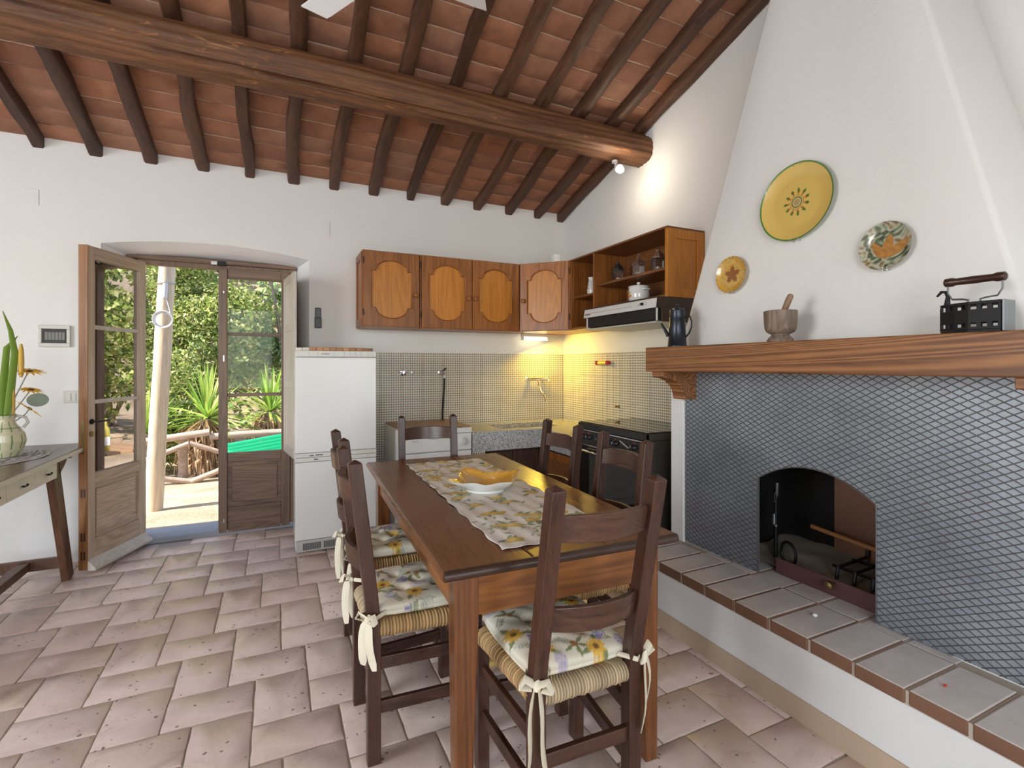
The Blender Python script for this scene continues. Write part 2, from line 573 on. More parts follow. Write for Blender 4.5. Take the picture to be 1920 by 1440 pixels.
# back wall with the splayed, slightly arched door recess
def recess(y):
    t = min(max((y - YB) / .22, 0), 1)
    xl, xr = -1.115 + t * .10, .236 - t * .085
    zs, zm = 2.205 - t * .035, 2.268 - t * .072
    pts = [(xl, 0)]
    for i in range(13):
        u = i / 12
        pts.append((xl + (xr - xl) * u, zs + (zm - zs) * (1 - (2 * u - 1) ** 2)))
    return pts + [(xr, 0)]
def holed(mb, y, pts, x0, x1, z1):
    vs, fs = [], []
    n = len(pts)
    for x, z in pts:
        vs.append((x, y, z))
    for x, z in pts:
        vs.append((x, y, z1))
    for i in range(1, n - 2):
        fs.append((i, i + 1, n + i + 1, n + i))
    vs += [(x0, y, 0), (x0, y, z1), (x1, y, 0), (x1, y, z1)]
    b = 2 * n
    fs += [(b, 0, 1, n + 1, b + 1), (n - 1, b + 2, b + 3, n + n - 2, n - 2)]
    mb.add(vs, fs)
wb = MB()
holed(wb, YB, recess(YB), XL - .3, XR + .3, 2.97)
holed(wb, 4.74, recess(4.74), XL - .3, XR + .3, 2.97)
wall_back = tag(wb.build('wall_back', 'plaster', fix=False), kind='structure')
rv = MB()
ys = [YB, YB + .11, YB + .22, 4.66]
rv.grid(lambda i, j: (recess(ys[i])[j][0], ys[i], recess(ys[i])[j][1]), 4, 15)
rv.build('door_recess', 'plaster_reveal', wall_back, 30)
ro = MB()
ro.grid(lambda i, j: (recess(4.66)[j][0], (4.66, 4.74)[i], recess(4.66)[j][1]), 2, 15)
for k in range(22):             # rough stone arris outside the frame
    ro.box(-1.017, -.985 + R.uniform(-.006, .01), 4.665, 4.75, .05 + k * .098, .142 + k * .098)
ro.build('outer_jamb', 'outside_plaster', wall_back)
for p in ((-1.52, 2.42), (.32, 2.42)):
    MB().box(p[0], p[0] + .075, YB - .004, YB, p[1], p[1] + .11).build('junction_box_cover', 'plaster', wall_back, bevel=.002)

def gable(x, t, name, hole=None):
    mb = MB()
    if hole is None:
        poly = [(-3.3, 0), (4.7, 0), (4.7, zc(4.7) + .1), (RIDGE, zc(RIDGE) + .1), (-3.3, zc(-3.3) + .1)]
        mb.prism(poly, lambda u, v, d: (d, u, v), x, x + t)
    else:
        y0, y1, z0, z1 = hole
        f = lambda u, v, d: (d, u, v)
        mb.prism([(-3.3, 0), (y0, 0), (y0, zc(y0) + .1), (-3.3, zc(-3.3) + .1)], f, x, x + t)
        mb.prism([(y1, 0), (4.7, 0), (4.7, zc(4.7) + .1), (y1, zc(y1) + .1)], f, x, x + t)
        mb.prism([(y0, 0), (y1, 0), (y1, z0), (y0, z0)], f, x, x + t)
        mb.prism([(y0, z1), (y1, z1), (y1, zc(y1) + .1), (RIDGE, zc(RIDGE) + .1), (y0, zc(y0) + .1)], f, x, x + t)
    return tag(mb.build(name, 'plaster'), kind='structure')
wall_right = gable(XR, .3, 'wall_right')
wall_left = gable(XL - .3, .3, 'wall_left', (-.05, 2.45, .8, 2.4))
mb = MB()
for x0, x1, z0, z1 in ((XL - .3, -2.35, 0, 3.6), (-2.35, -.05, 0, .8), (-2.35, -.05, 2.6, 3.6), (-.05, .92, 0, 3.6), (.92, 2.08, 2.6, 3.6), (2.08, XR + .3, 0, 3.6)):
    mb.box(x0, x1, YR - .3, YR, z0, z1)
wall_rear = tag(mb.build('wall_rear', 'plaster'), kind='structure')
def window(name, pts, dirn):
    o = tag(bpy.data.objects.new(name, None), kind='structure')
    C.objects.link(o)
    place(o, None, pts[0])
    (ax, ay, az), (bx, by, bz) = pts
    w = MB()
    for z in (az + .03, (az + bz) / 2, bz - .03):
        w.beam((ax, ay, z), (bx, by, z), .05, .06)
    w.build('window_rail', 'window_paint', o)
    for t in (.02, .5, .98):
        x, y = ax + (bx - ax) * t, ay + (by - ay) * t
        MB().beam((x, y, az), (x, y, bz), .05, .06, up=(0, 1, 0)).build('window_stile', 'window_paint', o)
window('window_1', ((XL - .2, -.05, .8), (XL - .2, 2.45, 2.4)), 'y')
window('window_2', ((-2.35, YR - .2, .8), (-.05, YR - .2, 2.6)), 'x')
window('window_3', ((.92, YR - .2, 0), (2.08, YR - .2, 2.6)), 'x')

# ---- floor: terracotta laid in a 3 : 2 herringbone
floor = tag(MB().box(XL - .3, XR + .3, YR - .3, 4.70, -.06, -.006).build('floor', 'mortar'), kind='structure')
U = .1025
def tile_mesh(w, h, seed):
    r = random.Random(seed)
    g = .0035
    out = []
    for (x0, y0, x1, y1) in ((g, g, w - g, g), (w - g, g, w - g, h - g), (w - g, h - g, g, h - g), (g, h - g, g, g)):
        for k in range(5):
            t = k / 5
            j = r.uniform(-.0018, .0018) if k else 0
            x, y = x0 + (x1 - x0) * t, y0 + (y1 - y0) * t
            out.append((x + (j if x0 == x1 else 0), y + (j if y0 == y1 else 0)))
    n = len(out)
    cx, cy = w / 2, h / 2
    vs = [(x - cx, y - cy, -.02) for x, y in out] + [(x - cx, y - cy, -.003) for x, y in out]
    ins = []
    for x, y in out:
        dx, dy = x - cx, y - cy
        ins.append((dx - math.copysign(min(.005, abs(dx)), dx), dy - math.copysign(min(.005, abs(dy)), dy), r.uniform(-.0006, .0006)))
    vs += ins
    fs = [(i, (i + 1) % n, n + (i + 1) % n, n + i) for i in range(n)]
    fs += [(n + i, n + (i + 1) % n, 2 * n + (i + 1) % n, 2 * n + i) for i in range(n)]
    fs.append(tuple(range(2 * n, 3 * n)))
    mb = MB()
    mb.add(vs, fs)
    return mb
HT = [tile_mesh(3 * U, 2 * U, 100 + i) for i in range(4)]
VT = [tile_mesh(2 * U, 3 * U, 200 + i) for i in range(4)]
src = {}
rest = MB()
cells = []
for m_i in range(-40, 41):
    for n_i in range(-40, 41):
        x, t = -.495 + U * (3 * m_i - 2 * n_i), 2.92 + U * (-3 * m_i - 2 * n_i)
        cells.append(('h', x + 1.5 * U, t - U))
        cells.append(('v', x + 4 * U, t - 1.5 * U))
near = []
for k, x, y in cells:
    if not (XL - .1 < x < 2.6 and YR - .1 < y < 4.6):
        continue
    D = x * .4258 + y * .9048
    l = x * .9048 - y * .4258
    vis = D > .9 and abs(l / D) < 1.22 and x < 1.98 and D / 1.35 * 755 > 936 * .86
    near.append((0 if vis else 1, D if D > 0 else 99, k, x, y))
near.sort()
cnt = {'h': 0, 'v': 0}
for q, (inv, D, k, x, y) in enumerate(near):
    lst = HT if k == 'h' else VT
    i = R.randrange(4)
    if not inv and q < 290:
        dz = R.uniform(-.0012, .0012)
        if (k, i) not in src:
            o = lst[i].build('floor_tile', 'floor_tile', floor, 45, origin=(0, 0, 0))
            src[(k, i)] = o
            place(o, floor, (x, y, dz))
        else:
            inst(src[(k, i)], 'floor_tile', floor, (x, y, dz))
    else:
        rest.add([(a + x, b + y, c) for a, b, c in lst[i].v], lst[i].f)
o = rest.build('floor_tiling', 'floor_tile', floor, 45, fix=False)
o['kind'] = 'stuff'

# ---- ceiling: rafters, flat roof tiles between them, the big trunk beam
cb = MB()
zt = lambda y: zc(y) + TH
YC = YB + .32
cb.add([(XL - .3, YC, zt(YC) + .007), (XR + .3, YC, zt(YC) + .007), (XR + .3, RIDGE, zt(RIDGE) + .007), (XL - .3, RIDGE, zt(RIDGE) + .007),
        (XL - .3, YR - .3, zt(YR - .3) + .007), (XR + .3, YR - .3, zt(YR - .3) + .007)],
       [(0, 1, 2, 3), (3, 2, 5, 4)])
cb.add([(a, b, c + .12) for a, b, c in cb.v[:6]], [(0, 3, 2, 1), (3, 4, 5, 2)])
ceiling = tag(cb.build('ceiling', 'ceiling_mortar', fix=False), kind='structure')
RX = [-1.453, -1.141, -.826, -.506, -.197, .11, .422, .738, 1.06, 1.379, 1.701, 2.021, 2.342, 2.598]
RX = [-1.77 - .315 * i for i in range(7, -1, -1)] + RX
sa = math.atan(SL)
for i, x in enumerate(RX):
    rf = MB()
    w0 = .075 + R.uniform(-.008, .012)
    n = 26
    ya, yb = YB + .05, RIDGE + .02
    ph, am = R.uniform(0, 6), R.uniform(.003, .011)
    st = []
    for k in range(n):
        y = ya + (yb - ya) * k / (n - 1)
        wob = am * math.sin(k * .9 + ph) + R.uniform(-.003, .003)
        wl = w0 / 2 + R.uniform(-.006, .006)
        wr = w0 / 2 + R.uniform(-.006, .006)
        zb = zc(y) + R.uniform(-.004, .004)
        ztop = zt(y) - .002
        st.append([(x + wob - wl, y, ztop), (x + wob + wr, y, ztop), (x + wob + wr, y, zb + .012), (x + wob + wr * .75, y, zb), (x + wob - wl * .75, y, zb), (x + wob - wl, y, zb + .012)])
    rf.grid(lambda a, b: st[a][b], n, 6, cv=True)
    rf.f += [tuple(range(6)), tuple(range((n - 1) * 6, n * 6))]
    rf.build('rafter', 'rafter_wood', ceiling, 50)
for x in RX:                      # far slope behind the camera
    MB().beam((x, RIDGE - .02, zc(RIDGE - .02) + .04), (x, YR - .2, zc(YR - .2) + .04), .075, .08).build('rafter', 'rafter_wood', ceiling)
PT = .156
def rtile(w, seed):
    r = random.Random(seed)
    mb = MB()
    d = PT / math.cos(sa) / 2 - .0042
    pts = []
    for s_, t_ in ((-1, -1), (1, -1), (1, 1), (-1, 1)):
        for k in range(4):
            e = {(-1, -1): (2 * k / 4, 0), (1, -1): (0, 2 * k / 4), (1, 1): (-2 * k / 4, 0), (-1, 1): (0, -2 * k / 4)}[(s_, t_)]
            pts.append(((s_ + e[0]) * w / 2, (t_ + e[1]) * d + r.uniform(-.002, .002)))
    n = len(pts)
    vs = [(a, b, .018) for a, b in pts] + [(a, b, .004) for a, b in pts] + [(a * .98, b * .94, r.uniform(-.0015, .0015)) for a, b in pts]
    fs = [(i, (i + 1) % n, n + (i + 1) % n, n + i) for i in range(n)]
    fs += [(n + i, n + (i + 1) % n, 2 * n + (i + 1) % n, 2 * n + i) for i in range(n)]
    fs.append(tuple(range(3 * n - 1, 2 * n - 1, -1)))
    mb.add(vs, fs)
    mb.xf(Matrix.Rotation(-sa, 4, 'X'))
    return mb
RT = [rtile(.313, 300 + i) for i in range(5)]
rsrc = {}
rrest = MB()
shown = 0
for j in range(27):
    y = YB + .02 - PT * (j + .5)
    if y < RIDGE + .06:
        break
    for i in range(len(RX)):
        x0 = RX[i - 1] if i else RX[0] - .315
        x1 = RX[i]
        x = (x0 + x1) / 2
        z = zt(y)
        D = x * .4258 + y * .9048
        l = x * .9048 - y * .4258
        vis = abs(l / D) < 1.13 and (z - 1.35) / D * 936 < 745
        k = R.randrange(5)
        dz = R.uniform(-.0025, .0025)
        if vis and shown < 295:
            shown += 1
            if k not in rsrc:
                o = RT[k].build('roof_tile', 'roof_tile', ceiling, 45, origin=(0, 0, 0))
                rsrc[k] = o
                place(o, ceiling, (x, y, z + dz))
            else:
                inst(rsrc[k], 'roof_tile', ceiling, (x, y, z + dz))
        else:
            rrest.add([(a + x, b + y, c + z) for a, b, c in RT[k].v], RT[k].f)
o = rrest.build('roof_tiling', 'roof_tile', ceiling, 45, fix=False)
o['kind'] = 'stuff'

bm_ = MB()
NB, NA = 150, 110
by, bz, br = 3.156, 3.045, .118
tw = [R.uniform(-.006, .006) for _ in range(NB)]
def trunk(i, k):
    x = XL - .1 + (XR + .12 - XL + .1) * i / (NB - 1)
    a = 2 * math.pi * k / NA
    r = br * (1 + .07 * (1 - i / (NB - 1))) + .006 * math.sin(3 * a + x * 1.3) + .004 * math.sin(5 * a - x * 2.1) + tw[i] * .12 + .0025 * math.sin(17 * a + 2 * math.sin(x * 3))
    ca = (a - rad(225) - .12 * math.sin(x * .9)) % (2 * math.pi)      # drying crack along the lower front
    d = min(ca, 2 * math.pi - ca)
    if d < .11:
        r -= .030 * (1 - d / .11) * max(.12, .5 + .5 * math.sin(x * 1.7 + 1.))
    return (x, by + r * math.cos(a), bz + .012 * math.sin(x * .8) + r * math.sin(a))
bm_.grid(trunk, NB, NA, cv=True)
bm_.f += [tuple(range(NA)), tuple(range((NB - 1) * NA, NB * NA))]
beam = bm_.build('ceiling_beam', 'beam_wood', None, 60)
tag(beam, 'thick round tree trunk beam carrying the rafters', 'beam')

# ---- dotted wall tiles of the kitchen corner
tw_, th_ = .187, .211
tsx = tsy = None
def clip_tile(parent, axis, a0, a1, z0, z1, full):
    global tsx, tsy
    g = .0012
    ca, cz = (a0 + a1) / 2, (z0 + z1) / 2
    mbt = MB()
    if axis == 0:
        mbt.box(a0 + g, a1 - g, YB - .008, YB - .0005, z0 + g, z1 - g)
        org = (full, YB - .004, z1 - th_ / 2)
        mbt.build('wall_tile', 'wall_tile_x', parent, origin=org, bevel=.0012, seg=1)
    else:
        mbt.box(XR - .008, XR - .0005, a0 + g, a1 - g, z0 + g, z1 - g)
        org = (XR - .004, full, z1 - th_ / 2)
        mbt.build('wall_tile', 'wall_tile_y', parent, origin=org, bevel=.0012, seg=1)
x = .805 - tw_
while x < XR - .008:
    for k in range(6):
        a0, a1 = max(x, .69), min(x + tw_, XR - .009)
        if a1 - a0 > .01:
            clip_tile(wall_back, 0, a0, a1, 1.462 - (k + 1) * th_, 1.462 - k * th_, x + tw_ / 2)
    x += tw_
y = YB - .009 - tw_
while y + tw_ > 2.3:
    for k in range(4):
        clip_tile(wall_right, 1, max(y, 2.285), y + tw_, 1.462 - (k + 1) * th_, 1.462 - k * th_, y + tw_ / 2)
    y -= tw_

# ------------------------------------------------------------------ door
door = tag(bpy.data.objects.new('door_1', None), kind='structure')
C.objects.link(door)
place(door, None, (-.42, 4.6, 0))
fr = MB()
fr.box(-1.01, -.945, 4.60, 4.66, 0, 2.175)
fr.box(.098, .148, 4.585, 4.66, 0, 2.17)
fr.box(-1.012, .148, 4.60, 4.66, 2.115, 2.185)
fr.build('door_frame', 'door_wood', door, bevel=.006)
hd = MB().box(-1.012, .148, 4.572, 4.60, 2.15, 2.188)
hd.build('head_board', 'door_wood_x', door, bevel=.008)
MB().box(-1.01, .148, 4.575, 4.86, -.003, .038).build('threshold', 'threshold_stone', door, bevel=.004)
MB().box(-.47, -.43, 4.562, 4.573, 2.145, 2.17).build('latch_plate', 'steel', door)
MB().box(-.425, -.37, 4.558, 4.575, 2.14, 2.175).build('latch', 'black_iron', door, bevel=.003)

def leaf(W, sgn, outside):
    """a glazed leaf in local space: hinge on x = 0, the leaf runs to x = sgn * W, inside face y = 0"""
    root = bpy.data.objects.new('door_leaf', None)
    C.objects.link(root)
    place(root, None, (0, 0, 0))
    T = .052
    X = lambda a, b: (min(sgn * a, sgn * b), max(sgn * a, sgn * b))
    def bx(a, b, y0, y1, z0, z1, name, mat, par, bev=.004):
        x0, x1 = X(a, b)
        return MB().box(x0, x1, y0, y1, z0, z1).build(name, mat, par, bevel=bev)
    zb, z1 = (.035 if outside else .012), 2.125
    dz_, dx_ = ('door_lit', 'door_lit_x') if outside else ('door_wood', 'door_wood_x')
    bx(0, .066, 0, T, zb, z1, 'stile', dz_, root)
    bx(W - .062, W, 0, T, zb, z1, 'stile', dz_, root)
    if outside:
        e = bx(W, W + .004, -.002, T + .002, zb, z1, 'edge_strip', 'door_edge', root, .001)
        for zz in (.10, .22, .50):
            for yy in (.012, .030):
                bx(W + .003, W + .0055, yy, yy + .010, zz, zz + .055, 'tenon', 'table_edge', root, 0)
        bx(W + .003, W + .006, .016, .036, .78, 1.0, 'lock_plate', 'brass_old', root, .001)
    bx(.066, W - .062, 0, T, 2.045, z1, 'top_rail', dx_, root)
    bx(.066, W - .062, 0, T, .575, .645, 'lock_rail', dx_, root)
    bx(.066, W - .062, 0, T, zb, .215, 'bottom_rail', dx_, root)
    for z in (1.11, 1.60):
        bx(.066, W - .062, .012, T - .012, z - .012, z + .014, 'muntin', 'shutter_wood' if outside else 'door_wood_x', root, .003)
    for a, b in ((.645, 1.098), (1.124, 1.588), (1.614, 2.045)):
        bx(.06, W - .058, .024, .028, a, b, 'pane', 'door_glass' if outside else 'pane_glass', root, 0)
    p = bx(.066, W - .062, .018, T - .018, .215, .575, 'panel', dx_, root, 0)
    x0, x1 = X(.066 + .03, W - .062 - .03)
    yy = (.010, .020) if not outside else (T - .02, T - .010)
    MB().box(x0, x1, yy[0], yy[1], .25, .54).build('raised_field', dx_, root, bevel=.006)
    if outside:
        d = MB()
        x0, x1 = X(0, W + .002)
        d.prism([(T - .004, .03), (T + .05, .03), (T + .05, .045), (T - .004, .10)], lambda u, v, q: (q, u, v), x0, x1)
        d.build('drip_board', 'shutter_wood', root, bevel=.003)
        h = MB()
        xx = sgn * (W - .03)
        h.lathe([(.018, 0), (.018, .006), (.006, .008)], n=14)
        h.xf(Matrix.Translation((xx, T, .985)) @ Matrix.Rotation(rad(-90), 4, 'X'))
        h.tube([(xx, T, .985), (xx, T + .04, .985), (xx - sgn * .05, T + .045, .985), (xx - sgn * .10, T + .042, .985)], .006, 8)
        h.build('door_handle', 'black_iron', root, 40)
        k = MB().lathe([(.019, 0), (.019, .005), (.012, .009), (.004, .010)], n=16)
        k.xf(Matrix.Translation((xx, T, .905)) @ Matrix.Rotation(rad(-90), 4, 'X'))
        k.build('keyhole_plate', 'brass_old', root, 40)
    else:
        bx(W - .062, W - .012, -.016, 0, .045, 2.11, 'cover_strip', 'door_wood', root, .004)
        for zz, hh in ((.10, .03), (1.38, .05), (1.92, .02)):
            bx(W - .045, W - .035, -.022, -.015, zz, zz + hh, 'bolt_catch', 'steel', root, .002)
    return root
ll = leaf(.555, 1, True)
ll.parent = door
ll.location = Vector((-.94, 4.592, 0)) - WL[door.name]
ll.rotation_euler = (0, 0, rad(-112.0))
tag(ll, 'open glazed leaf with weather drip board')
rl = leaf(.52, -1, False)
rl.parent = door
rl.location = Vector((.098, 4.575, 0)) - WL[door.name]
tag(rl, 'closed glazed leaf with carved lower panels')
# inner shutter swung open beside the refrigerator
sh = bpy.data.objects.new('inner_shutter', None)
C.objects.link(sh)
place(sh, None, (0, 0, 0))
MB().box(0, .055, 0, .022, .64, 2.06).build('stile', 'shutter_wood', sh, bevel=.003)
MB().box(.415, .47, 0, .022, .64, 2.06).build('stile', 'shutter_wood', sh, bevel=.003)
for z in (.64, 1.17, 1.62, 2.0):
    MB().box(.055, .415, 0, .022, z, z + .06).build('rail', 'shutter_wood', sh, bevel=.003)
MB().box(.05, .42, .007, .015, .66, 2.04).build('panel', 'shutter_wood', sh)
sh.parent = door
sh.location = Vector((.048, 4.566, 0)) - WL[door.name]
sh.rotation_euler = (0, 0, rad(-82))

# ------------------------------------------------------------------ printing on cloth and glaze
class Canvas:
    def __init__(s, w, h, bg):
        s.a = np.empty((h, w, 3))
        s.a[:] = bg
        s.w, s.h = w, h
    def ell(s, cx, cy, a, b, ang, col, al=1., point=0.):
        r = int(max(a, b)) + 2
        x0, x1, y0, y1 = max(int(cx) - r, 0), min(int(cx) + r + 1, s.w), max(int(cy) - r, 0), min(int(cy) + r + 1, s.h)
        if x0 >= x1 or y0 >= y1:
            return
        yy, xx = np.mgrid[y0:y1, x0:x1]
        dx, dy = xx - cx, yy - cy
        u = (dx * math.cos(ang) + dy * math.sin(ang)) / a
        v = (-dx * math.sin(ang) + dy * math.cos(ang)) / b
        if point:
            v = v / np.clip(1 - point * np.abs(u), .05, 1)
        k = np.clip((1 - (u * u + v * v)) * min(a, b) * .7, 0, 1) * al
        s.a[y0:y1, x0:x1] = s.a[y0:y1, x0:x1] * (1 - k[..., None]) + np.array(col) * k[..., None]
    def line(s, pts, wd, col, al=1.):
        for (x0, y0), (x1, y1) in zip(pts, pts[1:]):
            n = max(2, int(math.hypot(x1 - x0, y1 - y0) / max(wd * .6, .5)))
            for i in range(n):
                t = i / n
                s.ell(x0 + (x1 - x0) * t, y0 + (y1 - y0) * t, wd, wd, 0, col, al)
    def get(s, u, v):
        return s.a[min(max(int(v * (s.h - 1)), 0), s.h - 1), min(max(int(u * (s.w - 1)), 0), s.w - 1)]
def lemons(w, h, r, n):
    c = Canvas(w, h, (.76, .72, .66))
    S = w / .44 * 1.25
    def lf(x, y, a, l, col=None):
        c.ell(x + math.cos(a) * l / 2, y + math.sin(a) * l / 2, l / 2, l * .2, a, col or r.choice([(.20, .26, .12), (.13, .19, .12), (.28, .32, .19), (.36, .38, .28)]), .9, .5)
    for k in range(n * 3):
        x, y = r.uniform(0, w), r.uniform(0, h)
        a = r.uniform(0, 6.28)
        pts = [(x + i * S * .012 * math.cos(a + .25 * i), y + i * S * .012 * math.sin(a + .25 * i)) for i in range(6)]
        c.line(pts, .0013 * S, (.30, .31, .22), .7)
        for i in (1, 3, 5):
            lf(pts[i][0], pts[i][1], a + r.uniform(-1.4, 1.4), S * r.uniform(.018, .032))
        if r.random() < .4:
            c.ell(pts[-1][0], pts[-1][1], S * .005, S * .005, 0, (.45, .35, .42), .8)
    for k in range(n):
        gx = (k % 3 + .5 + r.uniform(-.4, .4)) * w / 3
        gy = (k // 3 + .5 + r.uniform(-.35, .35)) * h / (n / 3)
        a = r.uniform(-.6, .6)
        for q in range(5):
            lf(gx + r.uniform(-1, 1) * S * .02, gy + r.uniform(-1, 1) * S * .012, r.uniform(0, 6.28), S * r.uniform(.03, .05))
        for q in range(r.choice([1, 1, 2])):
            ox, oy = gx + q * S * .035, gy + q * S * .012
            c.ell(ox, oy, S * .031, S * .018, a, (.60, .42, .10), .95, .35)
            c.ell(ox - S * .006, oy - S * .004, S * .019, S * .010, a, (.78, .58, .20), .7)
    return c
def flowers(n, r):
    w = h = n
    S = n / .40 * 1.3
    c = Canvas(w, h, (.74, .69, .55))
    for k in range(3):
        c.ell(r.uniform(0, w), r.uniform(0, h), S * .06, S * .05, 0, (.78, .68, .52), .5)
    spots = [(.18, .2, 0), (.5, .16, 1), (.82, .22, 2), (.2, .52, 3), (.52, .5, 1), (.8, .55, 0), (.2, .84, 2), (.5, .85, 0), (.8, .86, 3), (.36, .34, 4), (.66, .36, 5), (.36, .68, 5), (.66, .7, 4), (.05, .4, 4), (.95, .4, 5), (.05, .7, 5), (.95, .72, 4), (.34, .06, 3), (.68, .05, 2), (.04, .1, 1), (.96, .08, 0), (.06, .55, 2), (.95, .55, 1), (.34, .96, 1), (.66, .96, 2), (.35, .5, 2), (.66, .52, 3), (.05, .93, 0), (.95, .94, 1)]
    off = r.randrange(4)
    for fx, fy, kd in spots:
        x, y = (fx + r.uniform(-.04, .04)) * w, (fy + r.uniform(-.04, .04)) * h
        kd = (kd + off) % 4 if kd < 4 else kd
        a0 = r.uniform(0, 6.28)
        if kd == 0:                               # sunflower with leaves
            for q in range(3):
                a = a0 + q * 2.1
                c.ell(x + math.cos(a) * S * .03, y + math.sin(a) * S * .03, S * .018, S * .008, a, (.14, .19, .06), .9, .5)
            for q in range(11):
                a = q * .571
                c.ell(x + math.cos(a) * S * .017, y + math.sin(a) * S * .017, S * .013, S * .006, a, (.72, .42, .05), .95, .3)
            c.ell(x, y, S * .010, S * .010, 0, (.32, .15, .03))
            c.ell(x, y, S * .005, S * .005, 0, (.16, .07, .02))
        elif kd == 1:                             # lavender bunch
            for q in range(7):
                a = a0 + q * .16
                c.line([(x, y), (x + math.cos(a) * S * .05, y + math.sin(a) * S * .05)], .0012 * S, (.22, .28, .14))
                for p in range(5):
                    t = .028 + p * .006
                    c.ell(x + math.cos(a) * S * t + r.uniform(-1, 1) * S * .002, y + math.sin(a) * S * t, S * .0042, S * .0035, a, r.choice([(.22, .18, .42), (.34, .30, .55)]), .95)
        elif kd == 2:                             # olives
            for q in range(4):
                a = a0 + q * 1.1
                c.ell(x + math.cos(a) * S * .022, y + math.sin(a) * S * .022, S * .02, S * .006, a, (.17, .20, .05), .9, .4)
            for q in range(3):
                c.ell(x + r.uniform(-1, 1) * S * .012, y + r.uniform(-1, 1) * S * .012, S * .010, S * .007, a0, (.36, .17, .05))
        elif kd == 3:                             # dotted pouch
            c.ell(x, y, S * .024, S * .018, a0, (.50, .44, .52), .8, .3)
            for q in range(9):
                c.ell(x + r.uniform(-1, 1) * S * .016, y + r.uniform(-1, 1) * S * .011, S * .002, S * .002, 0, (.25, .20, .36))
            c.ell(x, y - S * .02, S * .012, S * .005, 0, (.36, .40, .24), .8)
        else:                                     # sprigs
            col = (.20, .26, .12) if kd == 4 else (.34, .38, .30)
            pts = [(x + math.cos(a0) * S * .008 * i, y + math.sin(a0) * S * .008 * i) for i in range(6)]
            c.line(pts, S * .0012, col)
            for i in range(1, 6):
                for sg in (-1, 1):
                    c.ell(pts[i][0] + math.cos(a0 + sg * .9) * S * .007, pts[i][1] + math.sin(a0 + sg * .9) * S * .007, S * .008, S * .003, a0 + sg * .9, col, .9, .4)
    return c

# ------------------------------------------------------------------ dining table
TB = thing('dining_table', (0, 0, 0), 'brown wooden dining table with floral runner across its top', 'table')
TW, TL, TZ = .80, 1.71, .78
for i in range(3):
    x0, x1 = (-.4, -.13, .13)[i], (-.1305, .1295, .4)[i]
    MB().box(x0 + .0008, x1 - .0008, -TL / 2 + .012, TL / 2 - .012, TZ - .026, TZ).build('top_plank', 'table_wood', TB, bevel=.004)
for s_ in (-1, 1):
    MB().tube([(-.405, s_ * (TL / 2 - .012), TZ - .015), (.405, s_ * (TL / 2 - .012), TZ - .015)], .0155, 10).build('end_moulding', 'table_edge', TB, 50)
    MB().tube([(s_ * .40, -TL / 2 + .01, TZ - .014), (s_ * .40, TL / 2 - .01, TZ - .014)], .0145, 10).build('side_moulding', 'table_wood', TB, 50)
for sx in (-1, 1):
    for sy in (-1, 1):
        cx, cy = sx * .325, sy * (TL / 2 - .085)
        lg = MB()
        w1, w0 = .036, .024
        bx_, by_ = cx + sx * .010, cy + sy * .010
        st = [(bx_, by_, w0, 0), (cx, cy, w1, .60), (cx, cy, w1, TZ - .026)]
        lg.grid(lambda i, j: (st[i][0] + st[i][2] * (-1, 1, 1, -1)[j], st[i][1] + st[i][2] * (-1, -1, 1, 1)[j], st[i][3]), 3, 4, cv=True)
        lg.f += [(3, 2, 1, 0), (8, 9, 10, 11)]
        lg.build('leg', 'table_leg', TB, bevel=.004)
for s_ in (-1, 1):
    MB().box(-.29, .29, s_ * (TL / 2 - .072) - .012, s_ * (TL / 2 - .072) + .012, TZ - .165, TZ - .026).build('apron', 'table_apron', TB, bevel=.002)
    MB().box(s_ * .337 - .012, s_ * .337 + .012, -TL / 2 + .12, TL / 2 - .12, TZ - .165, TZ - .026).build('apron', 'table_apron_y', TB, bevel=.002)
TB.location = (.853, 2.154, 0)
TB.rotation_euler = (0, 0, rad(-2.2))

# runner
rc = lemons(240, 790, random.Random(3), 33)
rn = MB()
NX, NY = 110, 362
cols = []
def rfn(i, j):
    u, v = i / (NX - 1), j / (NY - 1)
    x, y = (u - .5) * .44, (v - .5) * 1.45
    x += .004 * math.sin(v * 60) * (1 if u in (0., 1.) else 0)
    z = .0035 + .0022 * math.sin(9 * u + 23 * v) * math.sin(31 * v + 2) + .0013 * math.sin(40 * u + 14 * v) + .0022 * math.exp(-((v - .47 - .2 * (u - .5)) / .018) ** 2)
    cols.append(rc.get(u, 1 - v))
    flat = min(1, max(0, (math.hypot(x, y) - .10) / .06))
    return (x, y, .0025 + flat * (max(z, .0012) - .0025))
rn.grid(rfn, NX, NY)
rn.col = cols
run = rn.build('table_runner', 'printed_cotton', None, 180, origin=(0, 0, 0), fix=False)
sm = run.modifiers.new('thickness', 'SOLIDIFY')
sm.thickness, sm.offset = .0012, -1
run.location = (.868, 2.118, TZ + .0005)
run.rotation_euler = (0, 0, rad(-1.8))
tag(run, 'white cotton table runner printed with lemons and leaves', 'table runner')

